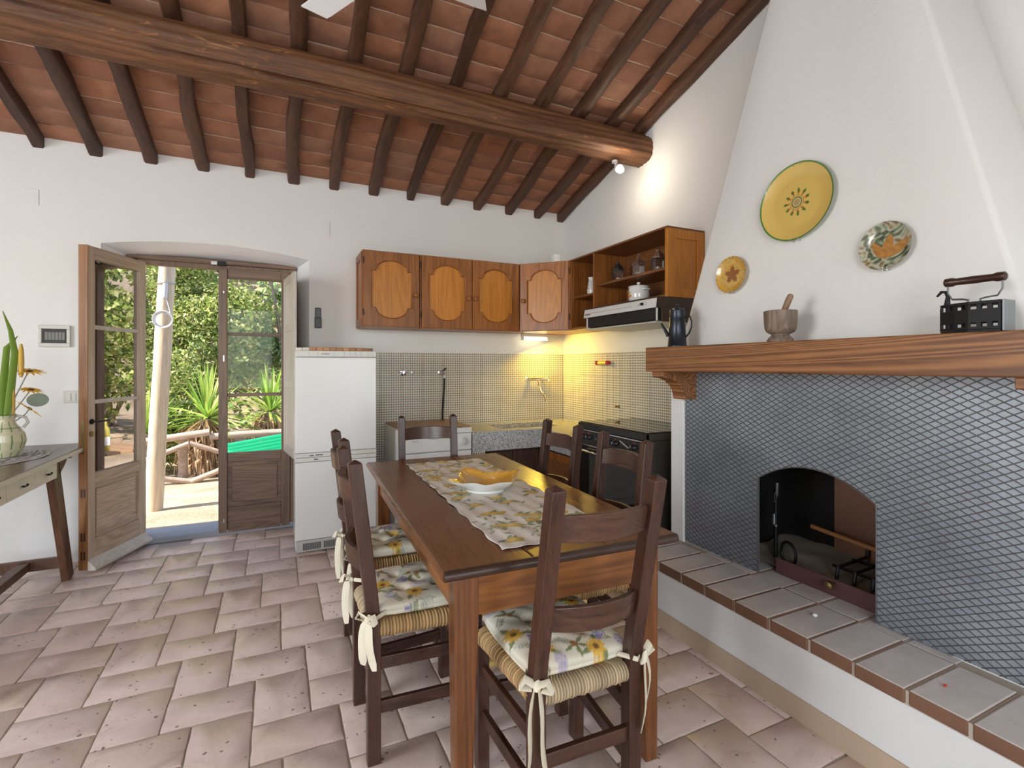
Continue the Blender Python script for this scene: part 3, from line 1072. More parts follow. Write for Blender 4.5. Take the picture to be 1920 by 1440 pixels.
# pointed square serving bowl
bw = MB()
NT, prof = 72, []
cin, cout = [], []
rr = random.Random(8)
def brad(th):
    k = abs(((th / (math.pi / 2)) % 1) - .5) * 2          # 1 at the four points
    return .128 + .072 * k ** 1.6
def bfn(layers):
    out = []
    for (s, z, inner) in layers:
        for k in range(NT):
            th = 2 * math.pi * k / NT
            q = abs(((th / (math.pi / 2)) % 1) - .5) * 2
            b = brad(th)
            r = b * s + (.095 * (1 - s)) * .15 if s > .62 else .108 * s / .62 * (1 + .06 * q)
            zz = z + (.016 * q ** 2 * max(0, (s - .6) / .4) - .004 * math.sin(8 * th) * max(0, (s - .7) / .3))
            out.append((r * math.cos(th), r * math.sin(th), zz))
            if inner:
                n = .5 + .5 * math.sin(3 * th + 9 * s) * math.cos(2 * th - 5 * s + 1)
                w = max(0, math.sin(2 * th + 1.2) * math.sin(6 * s + 1)) ** 2
                c = np.array((.72, .36, .03)) * (1 - n * .3) + np.array((.75, .60, .32)) * .3 * n
                c = c * (1 - .7 * w) + np.array((.75, .70, .56)) * .7 * w
                if s > .9:
                    c = np.array((.55, .25, .05)) if rr.random() < .3 else c
            else:
                c = np.array((.78, .78, .76))
            cols.append(c)
    return out
cols = []
L = [(.45, .0, 0), (.5, .0, 0), (.5, .010, 0), (.62, .018, 0), (.85, .037, 0), (.99, .050, 0), (1., .053, 0), (.975, .053, 1), (.9, .044, 1), (.8, .034, 1), (.62, .022, 1), (.3, .015, 1), (.02, .014, 1)]
vs = bfn(L)
fs = []
for i in range(len(L) - 1):
    for k in range(NT):
        l = (k + 1) % NT
        fs.append((i * NT + k, i * NT + l, (i + 1) * NT + l, (i + 1) * NT + k))
fs.append(tuple(range(NT - 1, -1, -1)))
fs.append(tuple((len(L) - 1) * NT + k for k in range(NT)))
bw.add(vs, fs)
bw.col = cols
bowl = bw.build('serving_bowl', 'glazed_print', None, 60, origin=(0, 0, 0))
bowl.location = (.862, 2.115, TZ + .0042)
bowl.rotation_euler = (0, 0, rad(12))
tag(bowl, 'four pointed ceramic bowl glazed orange inside and white outside', 'bowl')

# ------------------------------------------------------------------ chairs
def rush(wb, wf, d, seed):
    """rush seat: cords run over every rail towards the middle and turn on the diagonals"""
    r = random.Random(seed)
    n_c = 31
    per = n_c * 5
    tot = 4 * per
    tone = [r.uniform(.75, 1.2) for _ in range(4 * n_c)]
    jit = [r.uniform(-.0022, .0022) for _ in range(4 * n_c)]
    rows = [(f, 0) for f in (.02, .12, .25, .4, .55, .68, .79, .88, .94, .98)] + [(1, a) for a in (10, 35, 60, 85, 110, 135, 160, 180)] + [(.9, 200), (.6, 201)]
    cols, vs, fs = [], [], []
    RR = .026
    for f, an in rows:
        for k in range(tot):
            sd, t = k // per, (k % per) / per * 2 - 1
            ci = k // 5
            ph = ((k % 5) + .5) / 5
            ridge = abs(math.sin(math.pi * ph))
            s_, t_ = ((t, -1), (1, t), (-t, 1), (-1, -t))[sd]
            if an < 200:
                s2, t2 = s_ * f, t_ * f
            else:
                s2, t2 = s_ * f, t_ * f
            half = (wb + (wf - wb) * (t2 + 1) / 2) / 2
            hx, hy = half - RR, d / 2 - RR
            x, y = s2 * hx, t2 * hy
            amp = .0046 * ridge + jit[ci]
            if an == 0:
                z = -.006 * (1 - f) + amp * .8
                ox = oy = 0
            elif an < 200:
                a = rad(90 - an)
                e = RR + amp
                nx, ny = ((0, -1), (1, 0), (0, 1), (-1, 0))[sd]
                if abs(t) > .94:
                    e *= .9
                ox, oy = nx * math.cos(a) * e, ny * math.cos(a) * e
                z = -RR + math.sin(a) * e
            else:
                ox = oy = 0
                z = -2 * RR + .002
            vs.append((x + ox, y + oy, z))
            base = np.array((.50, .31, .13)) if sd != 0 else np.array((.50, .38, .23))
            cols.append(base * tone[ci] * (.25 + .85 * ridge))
    m = len(rows)
    for i in range(m - 1):
        for k in range(tot):
            l = (k + 1) % tot
            fs.append((i * tot + k, i * tot + l, (i + 1) * tot + l, (i + 1) * tot + k))
    fs.append(tuple(range(tot)))
    mb = MB()
    mb.add(vs, fs)
    mb.col = cols
    return mb
CS = .475
def make_chair(lean, seed, wb=.332, wf=.38, CH=1.035):
    root = thing('dining_chair', (0, 0, 0), 'x', 'chair', 'rush seated chairs around the dining table')
    yb_, yf = -.185, .175
    pw, pd = .0205, .0225
    for s_ in (-1, 1):
        p = MB()
        x = s_ * wb / 2
        st = [(0, 0), (CS - .03, 0), (CS + .08, -.13 * lean), (CH - .014, -lean)]
        q = []
        for z, dy in st:
            q += [(x - pw, yb_ + dy - pd, z), (x + pw, yb_ + dy - pd, z), (x + pw, yb_ + dy + pd, z), (x - pw, yb_ + dy + pd, z)]
        fs = [(3, 2, 1, 0)]
        for i in range(3):
            for k in range(4):
                l = (k + 1) % 4
                fs.append((i * 4 + k, i * 4 + l, i * 4 + 4 + l, i * 4 + 4 + k))
        q.append((x, yb_ - lean, CH))
        fs += [(12, 13, 16), (13, 14, 16), (14, 15, 16), (15, 12, 16)]
        p.add(q, fs)
        p.build('back_post', 'chair_wood', root, bevel=.003)
        xf = s_ * wf / 2
        MB().box(xf - .0205, xf + .0205, yf - .0205, yf + .0205, 0, CS - .008).build('leg', 'chair_wood', root, bevel=.003)
        for z in (.335, .185):
            MB().beam((x, yb_, z), (xf, yf, z), .018, .042).build('side_stretcher', 'chair_wood_y', root, bevel=.002)
    for z in (.40, .255):
        MB().beam((-wf / 2, yf, z), (wf / 2, yf, z), .018, .038).build('front_stretcher', 'chair_wood_x', root, bevel=.002)
    MB().beam((-wb / 2, yb_, .27), (wb / 2, yb_, .27), .018, .042).build('back_stretcher', 'chair_wood_x', root, bevel=.002)
    for z0, z1 in ((.640, .710), (CH - .158, CH - .085)):
        sl = MB()
        n = 17
        ring = []
        for i in range(n):
            u = i / (n - 1) * 2 - 1
            x = u * (wb / 2 - pw + .004)
            bow = -.042 * (1 - u * u)
            for z, off in ((z0, -.0085), (z0, .0085), (z1, .0085), (z1, -.0085)):
                dy = -lean * (.13 + .87 * (z - CS - .08) / (CH - CS - .08))
                zz = z + (.006 * (1 - u * u) if z == z1 else 0)
                ring.append((x, yb_ + dy + bow + off + .002, zz))
        sl.grid(lambda a, b: ring[a * 4 + b], n, 4, cv=True)
        sl.f += [(0, 1, 2, 3), tuple((n - 1) * 4 + k for k in (3, 2, 1, 0))]
        sl.build('back_slat', 'chair_wood_x', root, 40, bevel=.003)
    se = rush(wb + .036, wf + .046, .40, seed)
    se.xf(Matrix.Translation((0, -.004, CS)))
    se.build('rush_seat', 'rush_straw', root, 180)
    return root
def bow_tie(mb, x, y, z, out, r, knot=True):
    """cotton tie round a post: loop, knot and two hanging ribbons; out = unit vector away from the seat"""
    ox, oy = out
    px, py = -oy, ox
    e = .029
    mb.tube([(x + e * ox * a + e * px * b, y + e * oy * a + e * py * b, z) for a, b in ((-1, -1), (1, -1), (1, 1), (-1, 1))], .0075, 6, closed=True, flat=.35)
    kx, ky = x + ox * .036 + px * .01, y + oy * .036 + py * .01
    mb.tube([(kx - ox * .01, ky - oy * .01, z + .008), (kx, ky, z), (kx + ox * .006, ky + oy * .006, z - .012)], [.009, .013, .008], 8)
    for s_ in (-1, 1):
        ln = r.uniform(.14, .26)
        pts = []
        for i in range(8):
            t = i / 7
            pts.append((kx + px * s_ * (.006 + .02 * t + .006 * math.sin(6 * t)) + ox * (.004 + .008 * math.sin(4 * t)), ky + py * s_ * (.006 + .02 * t) + oy * (.004 + .008 * math.sin(4 * t)), z - .004 - ln * t))
        mb.tube(pts, [.008] + [.016] * 6 + [.010], 6, flat=.16)
        mb.tube([(kx, ky, z), (kx + px * s_ * .03 + ox * .01, ky + py * s_ * .03 + oy * .01, z + .02), (kx + px * s_ * .045 + ox * .012, ky + py * s_ * .045 + oy * .012, z - .002), (kx + px * s_ * .015, ky + py * s_ * .015, z - .008)], .011, 6, flat=.25)
def make_cushion(seed, label, wb=.332):
    r = random.Random(seed)
    root = thing('seat_cushion', (0, 0, 0), label, 'cushion', 'floral cushions tied to the chairs')
    n = 84
    cv = flowers(240, r)
    cols, vs, fs = [], [], []
    tufts = [(-.36, -.36), (.36, -.36), (-.36, .36), (.36, .36), (0, 0)]
    for side in (1, -1):
        for i in range(n):
            for j in range(n):
                u, v = i / (n - 1) * 2 - 1, j / (n - 1) * 2 - 1
                m = max(abs(u), abs(v))
                edge = (1 - u ** 6) * (1 - v ** 6)
                h = .030 * max(edge, 0) ** .42
                tf = 0
                for a, b in tufts:
                    d2 = (u - a) ** 2 + (v - b) ** 2
                    tf += math.exp(-d2 / .010) * .9 + math.exp(-d2 / .05) * .25
                wr = .0016 * math.sin(14 * u + 5 * v) * math.sin(11 * v - 3) * max(edge, 0)
                z = side * (h * (1 - .62 * min(tf, 1.) * (side > 0)) + wr * (side > 0))
                sq = 1 - .05 * (u * u * v * v)
                vs.append((u * .182 * sq * (1 + .05 * v), v * .182 * sq, max(z, -.024) + .026))
                cols.append(cv.get((u + 1) / 2, (1 - v) / 2))
    for s_ in range(2):
        for i in range(n - 1):
            for j in range(n - 1):
                a = s_ * n * n + i * n + j
                fs.append((a, a + n, a + n + 1, a + 1))
    rim = [i * n for i in range(n)] + [(n - 1) * n + j for j in range(1, n)] + [i * n + n - 1 for i in range(n - 2, -1, -1)] + [j for j in range(n - 2, 0, -1)]
    for a, b in zip(rim, rim[1:] + rim[:1]):
        fs.append((a, b, b + n * n, a + n * n))
    mb = MB()
    mb.add(vs, fs)
    mb.col = cols
    mb.xf(Matrix.Translation((0, .002, CS + .002)))
    mb.build('pad', 'printed_cotton', root, 180)
    for s_ in (-1, 1):
        t = MB()
        bow_tie(t, s_ * wb / 2, -.185, CS + .028, (s_ * .6, -.8), r)
        t.build('tie', 'cotton_tie', root, 60)
    return root
chA = make_chair(.062, 1)
chB = make_chair(.115, 2, .312, .365, 1.052)
spots = [  # x, y, yaw, source, cushion seed, chair label, cushion label; local +y is the front of the chair
    (.798, 1.378, -2, chB, 41, 'dark chair with rush seat at the table end away from the kitchen', 'sunflower and lavender print cushion on the chair at the table end by the hearth'),
    (.482, 1.905, -90, chA, 42, 'dark rush chair on the door side of the table, farther from the refrigerator', 'tufted floral cushion on the door side chair farther from the refrigerator'),
    (.51, 2.455, -90, chA, 43, 'dark rush chair on the door side of the table, next to the refrigerator', 'tufted floral cushion on the door side chair next to the refrigerator'),
    (.85, 2.89, 174, chA, None, 'dark rush chair at the table end standing before the washing machine', None),
    (1.218, 2.44, 90.5, chA, None, 'dark rush chair on the stove side of the table, nearer the sink', None),
    (1.185, 1.855, 87, chA, 44, 'dark rush chair on the stove side of the table, nearer the hearth', 'floral cushion on the chair between the table and the hearth'),
]
first = True
used = set()
for x, y, yaw, src_, cs, lab, cl in spots:
    o = src_ if src_.name not in used else copy_tree(src_)
    used.add(src_.name)
    o.location = (x, y, 0)
    o.rotation_euler = (0, 0, rad(yaw))
    o['label'] = lab
    if cs:
        c_ = make_cushion(cs, cl, .312 if src_ is chB else .332)
        c_.location = (x, y, 0)
        c_.rotation_euler = (0, 0, rad(yaw))

# ------------------------------------------------------------------ fireplace
PX = 2.125                                   # face of the steel front
HZ = .34                                     # hearth top
FP = thing('fireplace', (2.2, 1.45, 0), 'white plastered open fireplace with black diamond plate front and oak mantel', 'fireplace')
MB().box(1.792, 2.64, -.2, 2.28, 0, .292).build('hearth_base', 'plaster_hood', FP, bevel=.006)
MB().box(1.787, 1.793, -.2, 2.282, 0, .09).build('painted_plinth', 'plinth_paint', FP)
jy = [2.28, 2.165, 2.005, 1.845, 1.697, 1.533, 1.366, 1.202, 1.045, .886, .727, .565, .405, .245, .085, -.075, -.2]
for y1, y0 in zip(jy, jy[1:]):
    for xa, xb, z in ((1.776, 2.078, HZ), (2.084, 2.30, HZ - .003)):
        if xa > 2 and (y1 < 1.0 or y0 > 1.95):
            continue
        t = MB().box(xa + R.uniform(-.003, .003), xb, y0 + .004, y1 - .004, .290, z + R.uniform(-.0015, .0015))
        t.build('hearth_tile', 'hearth_tile', FP, bevel=.006)
MB().box(1.781, 2.3, -.2, 2.28, .288, HZ - .006).build('hearth_mortar', 'mortar', FP)
# masonry behind the steel front
st = MB()
st.box(PX + .004, 2.64, 1.93, 2.28, .29, 1.46)
st.box(PX + .004, 2.64, .575, .92, .29, 1.46)
st.box(PX + .004, 2.64, .92, 1.93, 1.0, 1.46)
st.build('surround', 'plaster_hood', FP)
fb = MB()
fb.box(2.575, 2.64, .92, 1.93, .30, 1.0)
fb.box(PX + .012, 2.60, 1.90, 1.93, .30, 1.0)
fb.box(PX + .012, 2.60, .92, .95, .30, 1.0)
fb.box(PX + .012, 2.60, .92, 1.93, .97, 1.0)
fb.build('firebox', 'soot', FP)
MB().box(2.555, 2.575, .96, 1.595, .33, .84).build('fireback', 'rust_plate', FP, bevel=.004)
ab = MB()
ab.grid(lambda i, j: (2.214 + .355 * i / 11, .97 + .9 * j / 21, .352 + .055 * i / 11 + .008 * math.sin(i * 1.3 + j) * math.sin(j * .7) + .010), 12, 22)
ab.build('ash_bed', 'ash', FP, 60)
ARC = []
y0a, y1a, zs = 1.162, 1.69, .803
for i in range(19):
    u = i / 18
    ARC.append((y1a + (y0a - y1a) * u, zs + .092 * (1 - (2 * u - 1) ** 2)))
pn = MB()
f = lambda u, v, d: (d, u, v)
PT_, PYL, PYR = 1.315, 2.175, .585
pn.prism([(PYL, HZ), (y1a, HZ), (y1a, PT_), (PYL, PT_)], f, PX, PX + .005)
pn.prism([(y0a, HZ), (PYR, HZ), (PYR, PT_), (y0a, PT_)], f, PX, PX + .005)
for (a, b), (c, d) in zip(ARC, ARC[1:]):
    pn.prism([(a, b), (c, d), (c, PT_), (a, PT_)], f, PX, PX + .005)
panel = pn.build('steel_front', 'tread_steel', FP)
def inside(y, z):
    if not (PYR < y < PYL and HZ < z < PT_):
        return False
    if y0a < y < y1a:
        u = (y1a - y) / (y1a - y0a)
        return z > zs + .092 * (1 - (2 * u - 1) ** 2)
    return True
rb = MB()
px_, pz_ = .0465, .026
dl = math.hypot(px_, pz_)
uy, uz = px_ / dl, pz_ / dl
for sg in (-1, 1):
    k0 = -140
    for k in range(-140, 141):
        # line through (PYR + k * px_, HZ) with direction (uy, sg * uz)
        sy, sz = PYR + k * px_, HZ if sg > 0 else PT_
        run_, t = [], 0.
        ends = []
        while t < 3.2:
            y, z = sy + uy * t, sz + sg * uz * t
            ok = inside(y, z)
            if ok and not run_:
                run_ = [t, t]
            elif ok:
                run_[1] = t
            if (not ok) and run_:
                ends.append(tuple(run_))
                run_ = []
            if z > PT_ + .02 or z < HZ - .02:
                break
            t += .004
        if run_:
            ends.append(tuple(run_))
        for ta, tb in ends:
            if tb - ta < .012:
                continue
            a = (sy + uy * ta, sz + sg * uz * ta)
            b = (sy + uy * tb, sz + sg * uz * tb)
            ny, nz = -sg * uz, uy
            w, h = .0021, .0030
            vs = []
            for y, z in (a, b):
                vs += [(PX, y + ny * w, z + nz * w), (PX - h, y + ny * .0007, z + nz * .0007), (PX - h, y - ny * .0007, z - nz * .0007), (PX, y - ny * w, z - nz * w)]
            rb.add(vs, [(0, 1, 5, 4), (1, 2, 6, 5), (2, 3, 7, 6)])
o = rb.build('diamond_ribs', 'tread_rib', FP)
o['kind'] = 'stuff'
eg = MB()
eg.tube([(PX - .001, y1a, HZ)] + [(PX - .001, a, b) for a, b in ARC] + [(PX - .001, y0a, HZ)], .003, 6)
eg.build('opening_edge', 'tread_rib', FP, 60)
mt = MB().box(1.87, PX + .03, .565, 2.217, 1.315, 1.449)
mantel = mt.build('mantel_shelf', 'mantel_wood', FP, bevel=.005)
for yc in (2.135, .627):
    cp = [(PX, 1.315), (1.885, 1.315), (1.885, 1.285)]
    for i in range(9):
        a = rad(90 * i / 8)
        cp.append((1.895 + .135 * math.sin(a) * 1.05, 1.282 - .115 * (1 - math.cos(a))))
    cp += [(2.045, 1.16), (PX, 1.16)]
    MB().prism(cp, lambda u, v, d: (u, d, v), yc - .045, yc + .045).build('corbel', 'mantel_wood', FP, bevel=.003)
MB().box(2.118, 2.20, 2.18, 2.284, HZ - .01, 1.315).build('side_pier', 'plaster_hood', FP, bevel=.006)
# tapering hood
def hood_x(z):
    return 2.12 + .06 * (z - 1.449)
hz = [1.449, 1.49, 1.8, 2.1, 2.4, 2.7, 3.0, 3.3, 3.72]
hv = []
for z in hz:
    yl = 2.197 - .285 * (z - 1.49) if z > 1.49 else 2.205
    yr = .745 + .25 * (z - 1.59) if z > 1.5 else .72
    r = .02
    ring = [(XR + .01, yl), (hood_x(z) + r, yl), (hood_x(z) + r * .3, yl - r * .3), (hood_x(z), yl - r)]
    for i in range(1, 6):
        y = yl - r + (yr + r - yl + r) * i / 6
        ring.append((hood_x(z) + .006 * math.sin(3.1 * z + i * 1.7), y))
    ring += [(hood_x(z), yr + r), (hood_x(z) + r * .3, yr + r * .3), (hood_x(z) + r, yr), (XR + .01, yr)]
    hv.append([(a, b, min(z, zc(b) + TH - .01)) for a, b in ring])
hm = MB()
hm.grid(lambda i, j: hv[i][j], len(hz), len(hv[0]))
hm.build('chimney_hood', 'plaster_hood', FP, 50)
# low steel guard in the opening with its round knob
g_ = MB().box(2.205, 2.212, 1.0, 1.66, HZ - .002, .412).build('ash_guard', 'ash_guard', FP, bevel=.002)
kb = MB()
kb.lathe([(.006, 0), (.006, .02), (.010, .022), (.017, .028), (.019, .036), (.016, .045), (.006, .05)], n=18)
kb.xf(Matrix.Translation((2.205, 1.375, .395)) @ Matrix.Rotation(rad(-90), 4, 'Y'))
kb.build('knob', 'brass_old', g_, 40)

# things standing in the firebox
gt = thing('fire_grate', (2.42, 1.25, .37), 'blackened iron fire grate in front of the rusty fireback', 'grate')
for i in range(6):
    y = 1.05 + i * .075
    MB().tube([(2.30, y, .372), (2.31, y, .43), (2.42, y, .435), (2.53, y, .44), (2.535, y, .50 if i % 2 else .47)], .008, 6).build('bar', 'black_iron', gt, 50)
for x in (2.33, 2.48):
    MB().tube([(x, 1.02, .425), (x, 1.46, .425)], .008, 6).build('cross_bar', 'black_iron', gt, 50)
for y in (1.08, 1.17, 1.26):
    MB().box(2.525, 2.545, y - .012, y + .012, .44, .56).build('prong', 'black_iron', gt, bevel=.003)
po = MB().tube([(2.42, 1.62, .545), (2.38, 1.40, .545), (2.33, 1.04, .54)], .011, 10)
po_ = po.build('fire_poker', 'copper_rod', None, 50)
tag(po_, 'rust brown rod lying across the fire grate inside the hearth', 'poker')
an = thing('roasting_stand', (2.32, 1.72, .36), 'sooty iron spit stand with hook and crank inside the hearth', 'stand')
MB().cyl((2.30, 1.73, .355), (2.30, 1.73, .72), .010).build('post', 'black_iron', an, 50)
MB().tube([(2.30, 1.73, .72), (2.28, 1.72, .66), (2.27, 1.70, .70), (2.27, 1.70, .76)], .006, 6).build('hook', 'iron_grey', an, 50)
MB().tube([(2.30, 1.73, .60), (2.26, 1.71, .60), (2.26, 1.71, .55), (2.25, 1.69, .55)], .006, 6).build('crank', 'iron_grey', an, 50)
w_ = MB()
w_.tube([(2.30 + .05 * math.cos(a) * .3, 1.66 + .05 * math.cos(a), .415 + .055 * math.sin(a)) for a in ang_pts(20, 0, 2 * math.pi * 19 / 20)], .007, 6, closed=True)
w_.build('ring', 'black_iron', an, 50)

# ------------------------------------------------------------------ on the mantel
MZ = 1.449
cp = thing('coffee_pot', (1.985, 2.09, MZ), 'tall dark tin coffee pot standing on the mantel end', 'coffee pot')
x, y = 1.985, 2.09
MB().lathe([(.052, 0), (.0535, .004), (.052, .012), (.049, .016), (.041, .155), (.043, .158), (.043, .166), (.040, .169)], (x, y, MZ), 28).build('body', 'tin_blue', cp, 40)
ld = MB().lathe([(.0405, .168), (.040, .20), (.041, .203), (.036, .208), (.015, .216), (.005, .219)], (x, y, MZ), 28).build('lid', 'tin_blue', cp, 40)
MB().lathe([(.004, .217), (.005, .224), (.010, .229), (.011, .236), (.007, .243), (.002, .245)], (x, y, MZ), 16).build('lid_knob', 'tin_blue', ld, 60)
MB().tube([(x - .030, y + .038, MZ + .062), (x - .038, y + .055, MZ + .10), (x - .046, y + .075, MZ + .135)], [.011, .008, .005], 10).build('spout', 'tin_blue', cp, 60)
hp = [(.03, -.03, .150), (.038, -.045, .170), (.045, -.062, .168), (.050, -.074, .140), (.050, -.073, .105), (.044, -.060, .075), (.034, -.042, .055)]
MB().tube([(x + a * .6, y + b, MZ + c) for a, b, c in hp], .0055, 8, flat=.6).build('handle', 'tin_blue', cp, 60)

mo = MB()
x, y = 1.98, 1.467
mo.lathe([(.052, 0), (.053, .010), (.047, .020), (.036, .030), (.038, .036), (.055, .046), (.062, .06), (.065, .09), (.0665, .136), (.062, .138), (.058, .125), (.054, .07), (.02, .05), (.004, .048)], (x, y, MZ), 36)
tag(mo.build('mortar_bowl', 'mortar_wood', None, 35), 'grey weathered wooden mortar with turned foot on the mantel', 'mortar')
pe = MB()
pe.tube([(x + .005, y + .018, MZ + .060), (x, y - .01, MZ + .12), (x - .005, y - .045, MZ + .185), (x - .006, y - .053, MZ + .198), (x - .006, y - .056, MZ + .203)], [.014, .0125, .0135, .012, .005], 12)
tag(pe.build('pestle', 'pestle_wood', None, 60), 'brown wooden pestle leaning out of the mortar', 'pestle')

ir = thing('charcoal_iron', (1.98, .80, MZ), 'antique black charcoal iron with latch beak and wooden grip', 'clothes iron')
IL, IW, IH = .155, .075, .098
def iron_shape(s):
    """boat outline: square heel at -y side, point at +y"""
    return [(-IW / 2 * s, -IL / 2), (IW / 2 * s, -IL / 2), (IW / 2 * s, .0), (IW / 2 * s * .8, IL * .25), (0, IL / 2 + .012), (-IW / 2 * s * .8, IL * .25), (-IW / 2 * s, 0)]
def ip(u, v, d):
    return (1.98 + u, .80 + v, MZ + d)
MB().prism(iron_shape(1.12), ip, 0, .012).build('sole', 'black_iron', ir, bevel=.002)
wl = MB()
out = iron_shape(1.0)
n = len(out)
def wall_seg(a, b, z0, z1):
    wl.hexa([ip(a[0], a[1], z0), ip(b[0], b[1], z0), ip(b[0] * .94, b[1] * .97, z0), ip(a[0] * .94, a[1] * .97, z0),
             ip(a[0], a[1], z1), ip(b[0], b[1], z1), ip(b[0] * .94, b[1] * .97, z1), ip(a[0] * .94, a[1] * .97, z1)])
for a, b in zip(out, out[1:] + out[:1]):
    L_ = math.hypot(b[0] - a[0], b[1] - a[1])
    k = max(1, int(L_ / .022))
    wall_seg(a, b, .012, .020)
    wall_seg(a, b, .033, .074)
    for i in range(k):
        for t0, t1 in ((i / k, (i + .22) / k), ((i + .78) / k, (i + 1) / k)):
            p = (a[0] + (b[0] - a[0]) * t0, a[1] + (b[1] - a[1]) * t0)
            q = (a[0] + (b[0] - a[0]) * t1, a[1] + (b[1] - a[1]) * t1)
            wall_seg(p, q, .020, .033)
            wall_seg(p, q, .074, .088)
wl.build('box', 'black_iron', ir)
MB().prism(iron_shape(1.0), ip, .088, .098).build('lid', 'black_iron', ir, bevel=.002)
MB().box(1.98 - .035, 1.98 + .035, .80 - IL / 2 - .007, .80 - IL / 2 - .001, MZ + .004, MZ + .098).build('heel_plate', 'iron_grey', ir, bevel=.002)
MB().tube([ip(0, .07, .098), ip(0, .068, .125), ip(0, .074, .140), ip(0, .085, .142), ip(0, .098, .128)], [.009, .006, .005, .005, .003], 8).build('latch', 'black_iron', ir, 60)
for s_ in (-1, 1):
    MB().tube([ip(0, s_ * .018, .098), ip(0, s_ * .014, .108), ip(0, s_ * .03, .112), ip(0, s_ * .056, .114), ip(0, s_ * .068, .135), ip(0, s_ * .068, .170)], .006, 8, flat=.45).build('handle_strap', 'iron_grey', ir, 60)
MB().lathe([(.008, -.078), (.0135, -.074), (.0145, -.056), (.011, -.045), (.0125, 0), (.011, .045), (.0145, .056), (.0135, .074), (.008, .078)], n=18).xf(Matrix.Translation((1.98, .80, MZ + .170)) @ Matrix.Rotation(rad(90), 4, 'X')).build('grip', 'handle_dark', ir, 50)

# ------------------------------------------------------------------ plates hung on the hood
def plate(name, yc, z, r, fn, label, depth=.018):
    NR, NA_ = 40, 96
    cols, vs, fs = [], [], []
    for i in range(NR):
        f_ = (i + .001) / (NR - 1)
        for k in range(NA_):
            a = 2 * math.pi * k / NA_
            zz = depth * max(0, (f_ - .62) / .38) ** 1.4 + .008
            vs.append((f_ * r * math.cos(a), f_ * r * math.sin(a), zz))
            cols.append(fn(f_ * math.cos(a), f_ * math.sin(a), f_))
    for k in range(NA_):
        a = 2 * math.pi * k / NA_
        vs.append((r * .985 * math.cos(a), r * .985 * math.sin(a), depth + .003))
        cols.append(fn(math.cos(a), math.sin(a), 1.))
    for k in range(NA_):
        a = 2 * math.pi * k / NA_
        vs.append((r * .6 * math.cos(a), r * .6 * math.sin(a), 0))
        cols.append((.5, .45, .35))
    for i in range(NR + 1):
        for k in range(NA_):
            l = (k + 1) % NA_
            fs.append((i * NA_ + k, i * NA_ + l, (i + 1) * NA_ + l, (i + 1) * NA_ + k))
    fs.append(tuple((NR + 1) * NA_ + k for k in range(NA_)))
    fs.append(tuple(range(NA_)))
    mb = MB()
    mb.add(vs, fs)
    mb.col = cols
    # local x -> +(-y) world so the picture reads the right way round, local y -> up, local z -> -x (into the room)
    Mx = Matrix(((0, 0, -1, 0), (-1, 0, 0, 0), (0, 1, 0, 0), (0, 0, 0, 1)))
    mb.xf(Matrix.Translation((hood_x(z) - .0065, yc, z)) @ Matrix.Rotation(rad(3.4), 4, 'Y') @ Mx)
    th = thing(name, (hood_x(z), yc, z - r), label, 'plate', 'decorative plates hung on the chimney hood')
    mb.build('dish', 'glazed_print', th, 60)
    for sa_, sb_ in ((1, -.12), (1, .06), (-1, -.12), (-1, .06)):
        zz = z + sa_ * r
        MB().tube([(hood_x(zz) - .004, yc + sb_ * r, zz), (hood_x(zz) - depth - .010, yc + sb_ * r, zz + sa_ * .002), (hood_x(zz) - depth - .012, yc + sb_ * r, zz - sa_ * .012)], .0016, 6).build('hanger_clip', 'steel', th)
    return th
def big(u, v, f_):
    if f_ > .955:
        return (.06, .20, .03)
    r = math.hypot(u, v)
    a = math.atan2(v, u)
    c = np.array((.66, .46, .125))
    if r < .085:
        return (.42, .30, .13)
    if r < .105:
        return (.66, .52, .22)
    if r < .135:
        return (.02, .055, .02)
    if r < .17:
        return (.62, .50, .16)
    if r < .18:
        return (.45, .27, .06)
    k = (a / (2 * math.pi) * 11) % 1 - .5
    w = k / 11 * 2 * math.pi * r
    if .20 < r < .36:
        if r < .27 and abs(w) < .006 + .032 * (r - .20) / .07:
            return (.40, .10, .02)
        if r >= .27 and abs(w) < .036 * math.sqrt(max(0, 1 - ((r - .285) / .075) ** 2)):
            return (.06, .16, .035)
    return c
def maple(u, v, f_):
    r = math.hypot(u, v - .02)
    a = math.atan2(v - .02, u)
    n = math.sin(7 * u + 3) * math.sin(9 * v + 1) * .5 + .5
    c = np.array((.60, .33, .04)) * (1 - .35 * n) + np.array((.55, .42, .20)) * .35 * n
    lobes = .24 + .24 * abs(math.cos(2.5 * (a - math.pi / 2))) ** 1.2 + .04 * math.cos(21 * a)
    if r < lobes:
        c = np.array((.27, .085, .012))
    elif f_ > .93 and math.sin(23 * a) > .2:
        c = c * .6
    elif math.sin(13 * u + 4) * math.sin(17 * v + 2) > .86:
        c = np.array((.22, .25, .16))
    return c
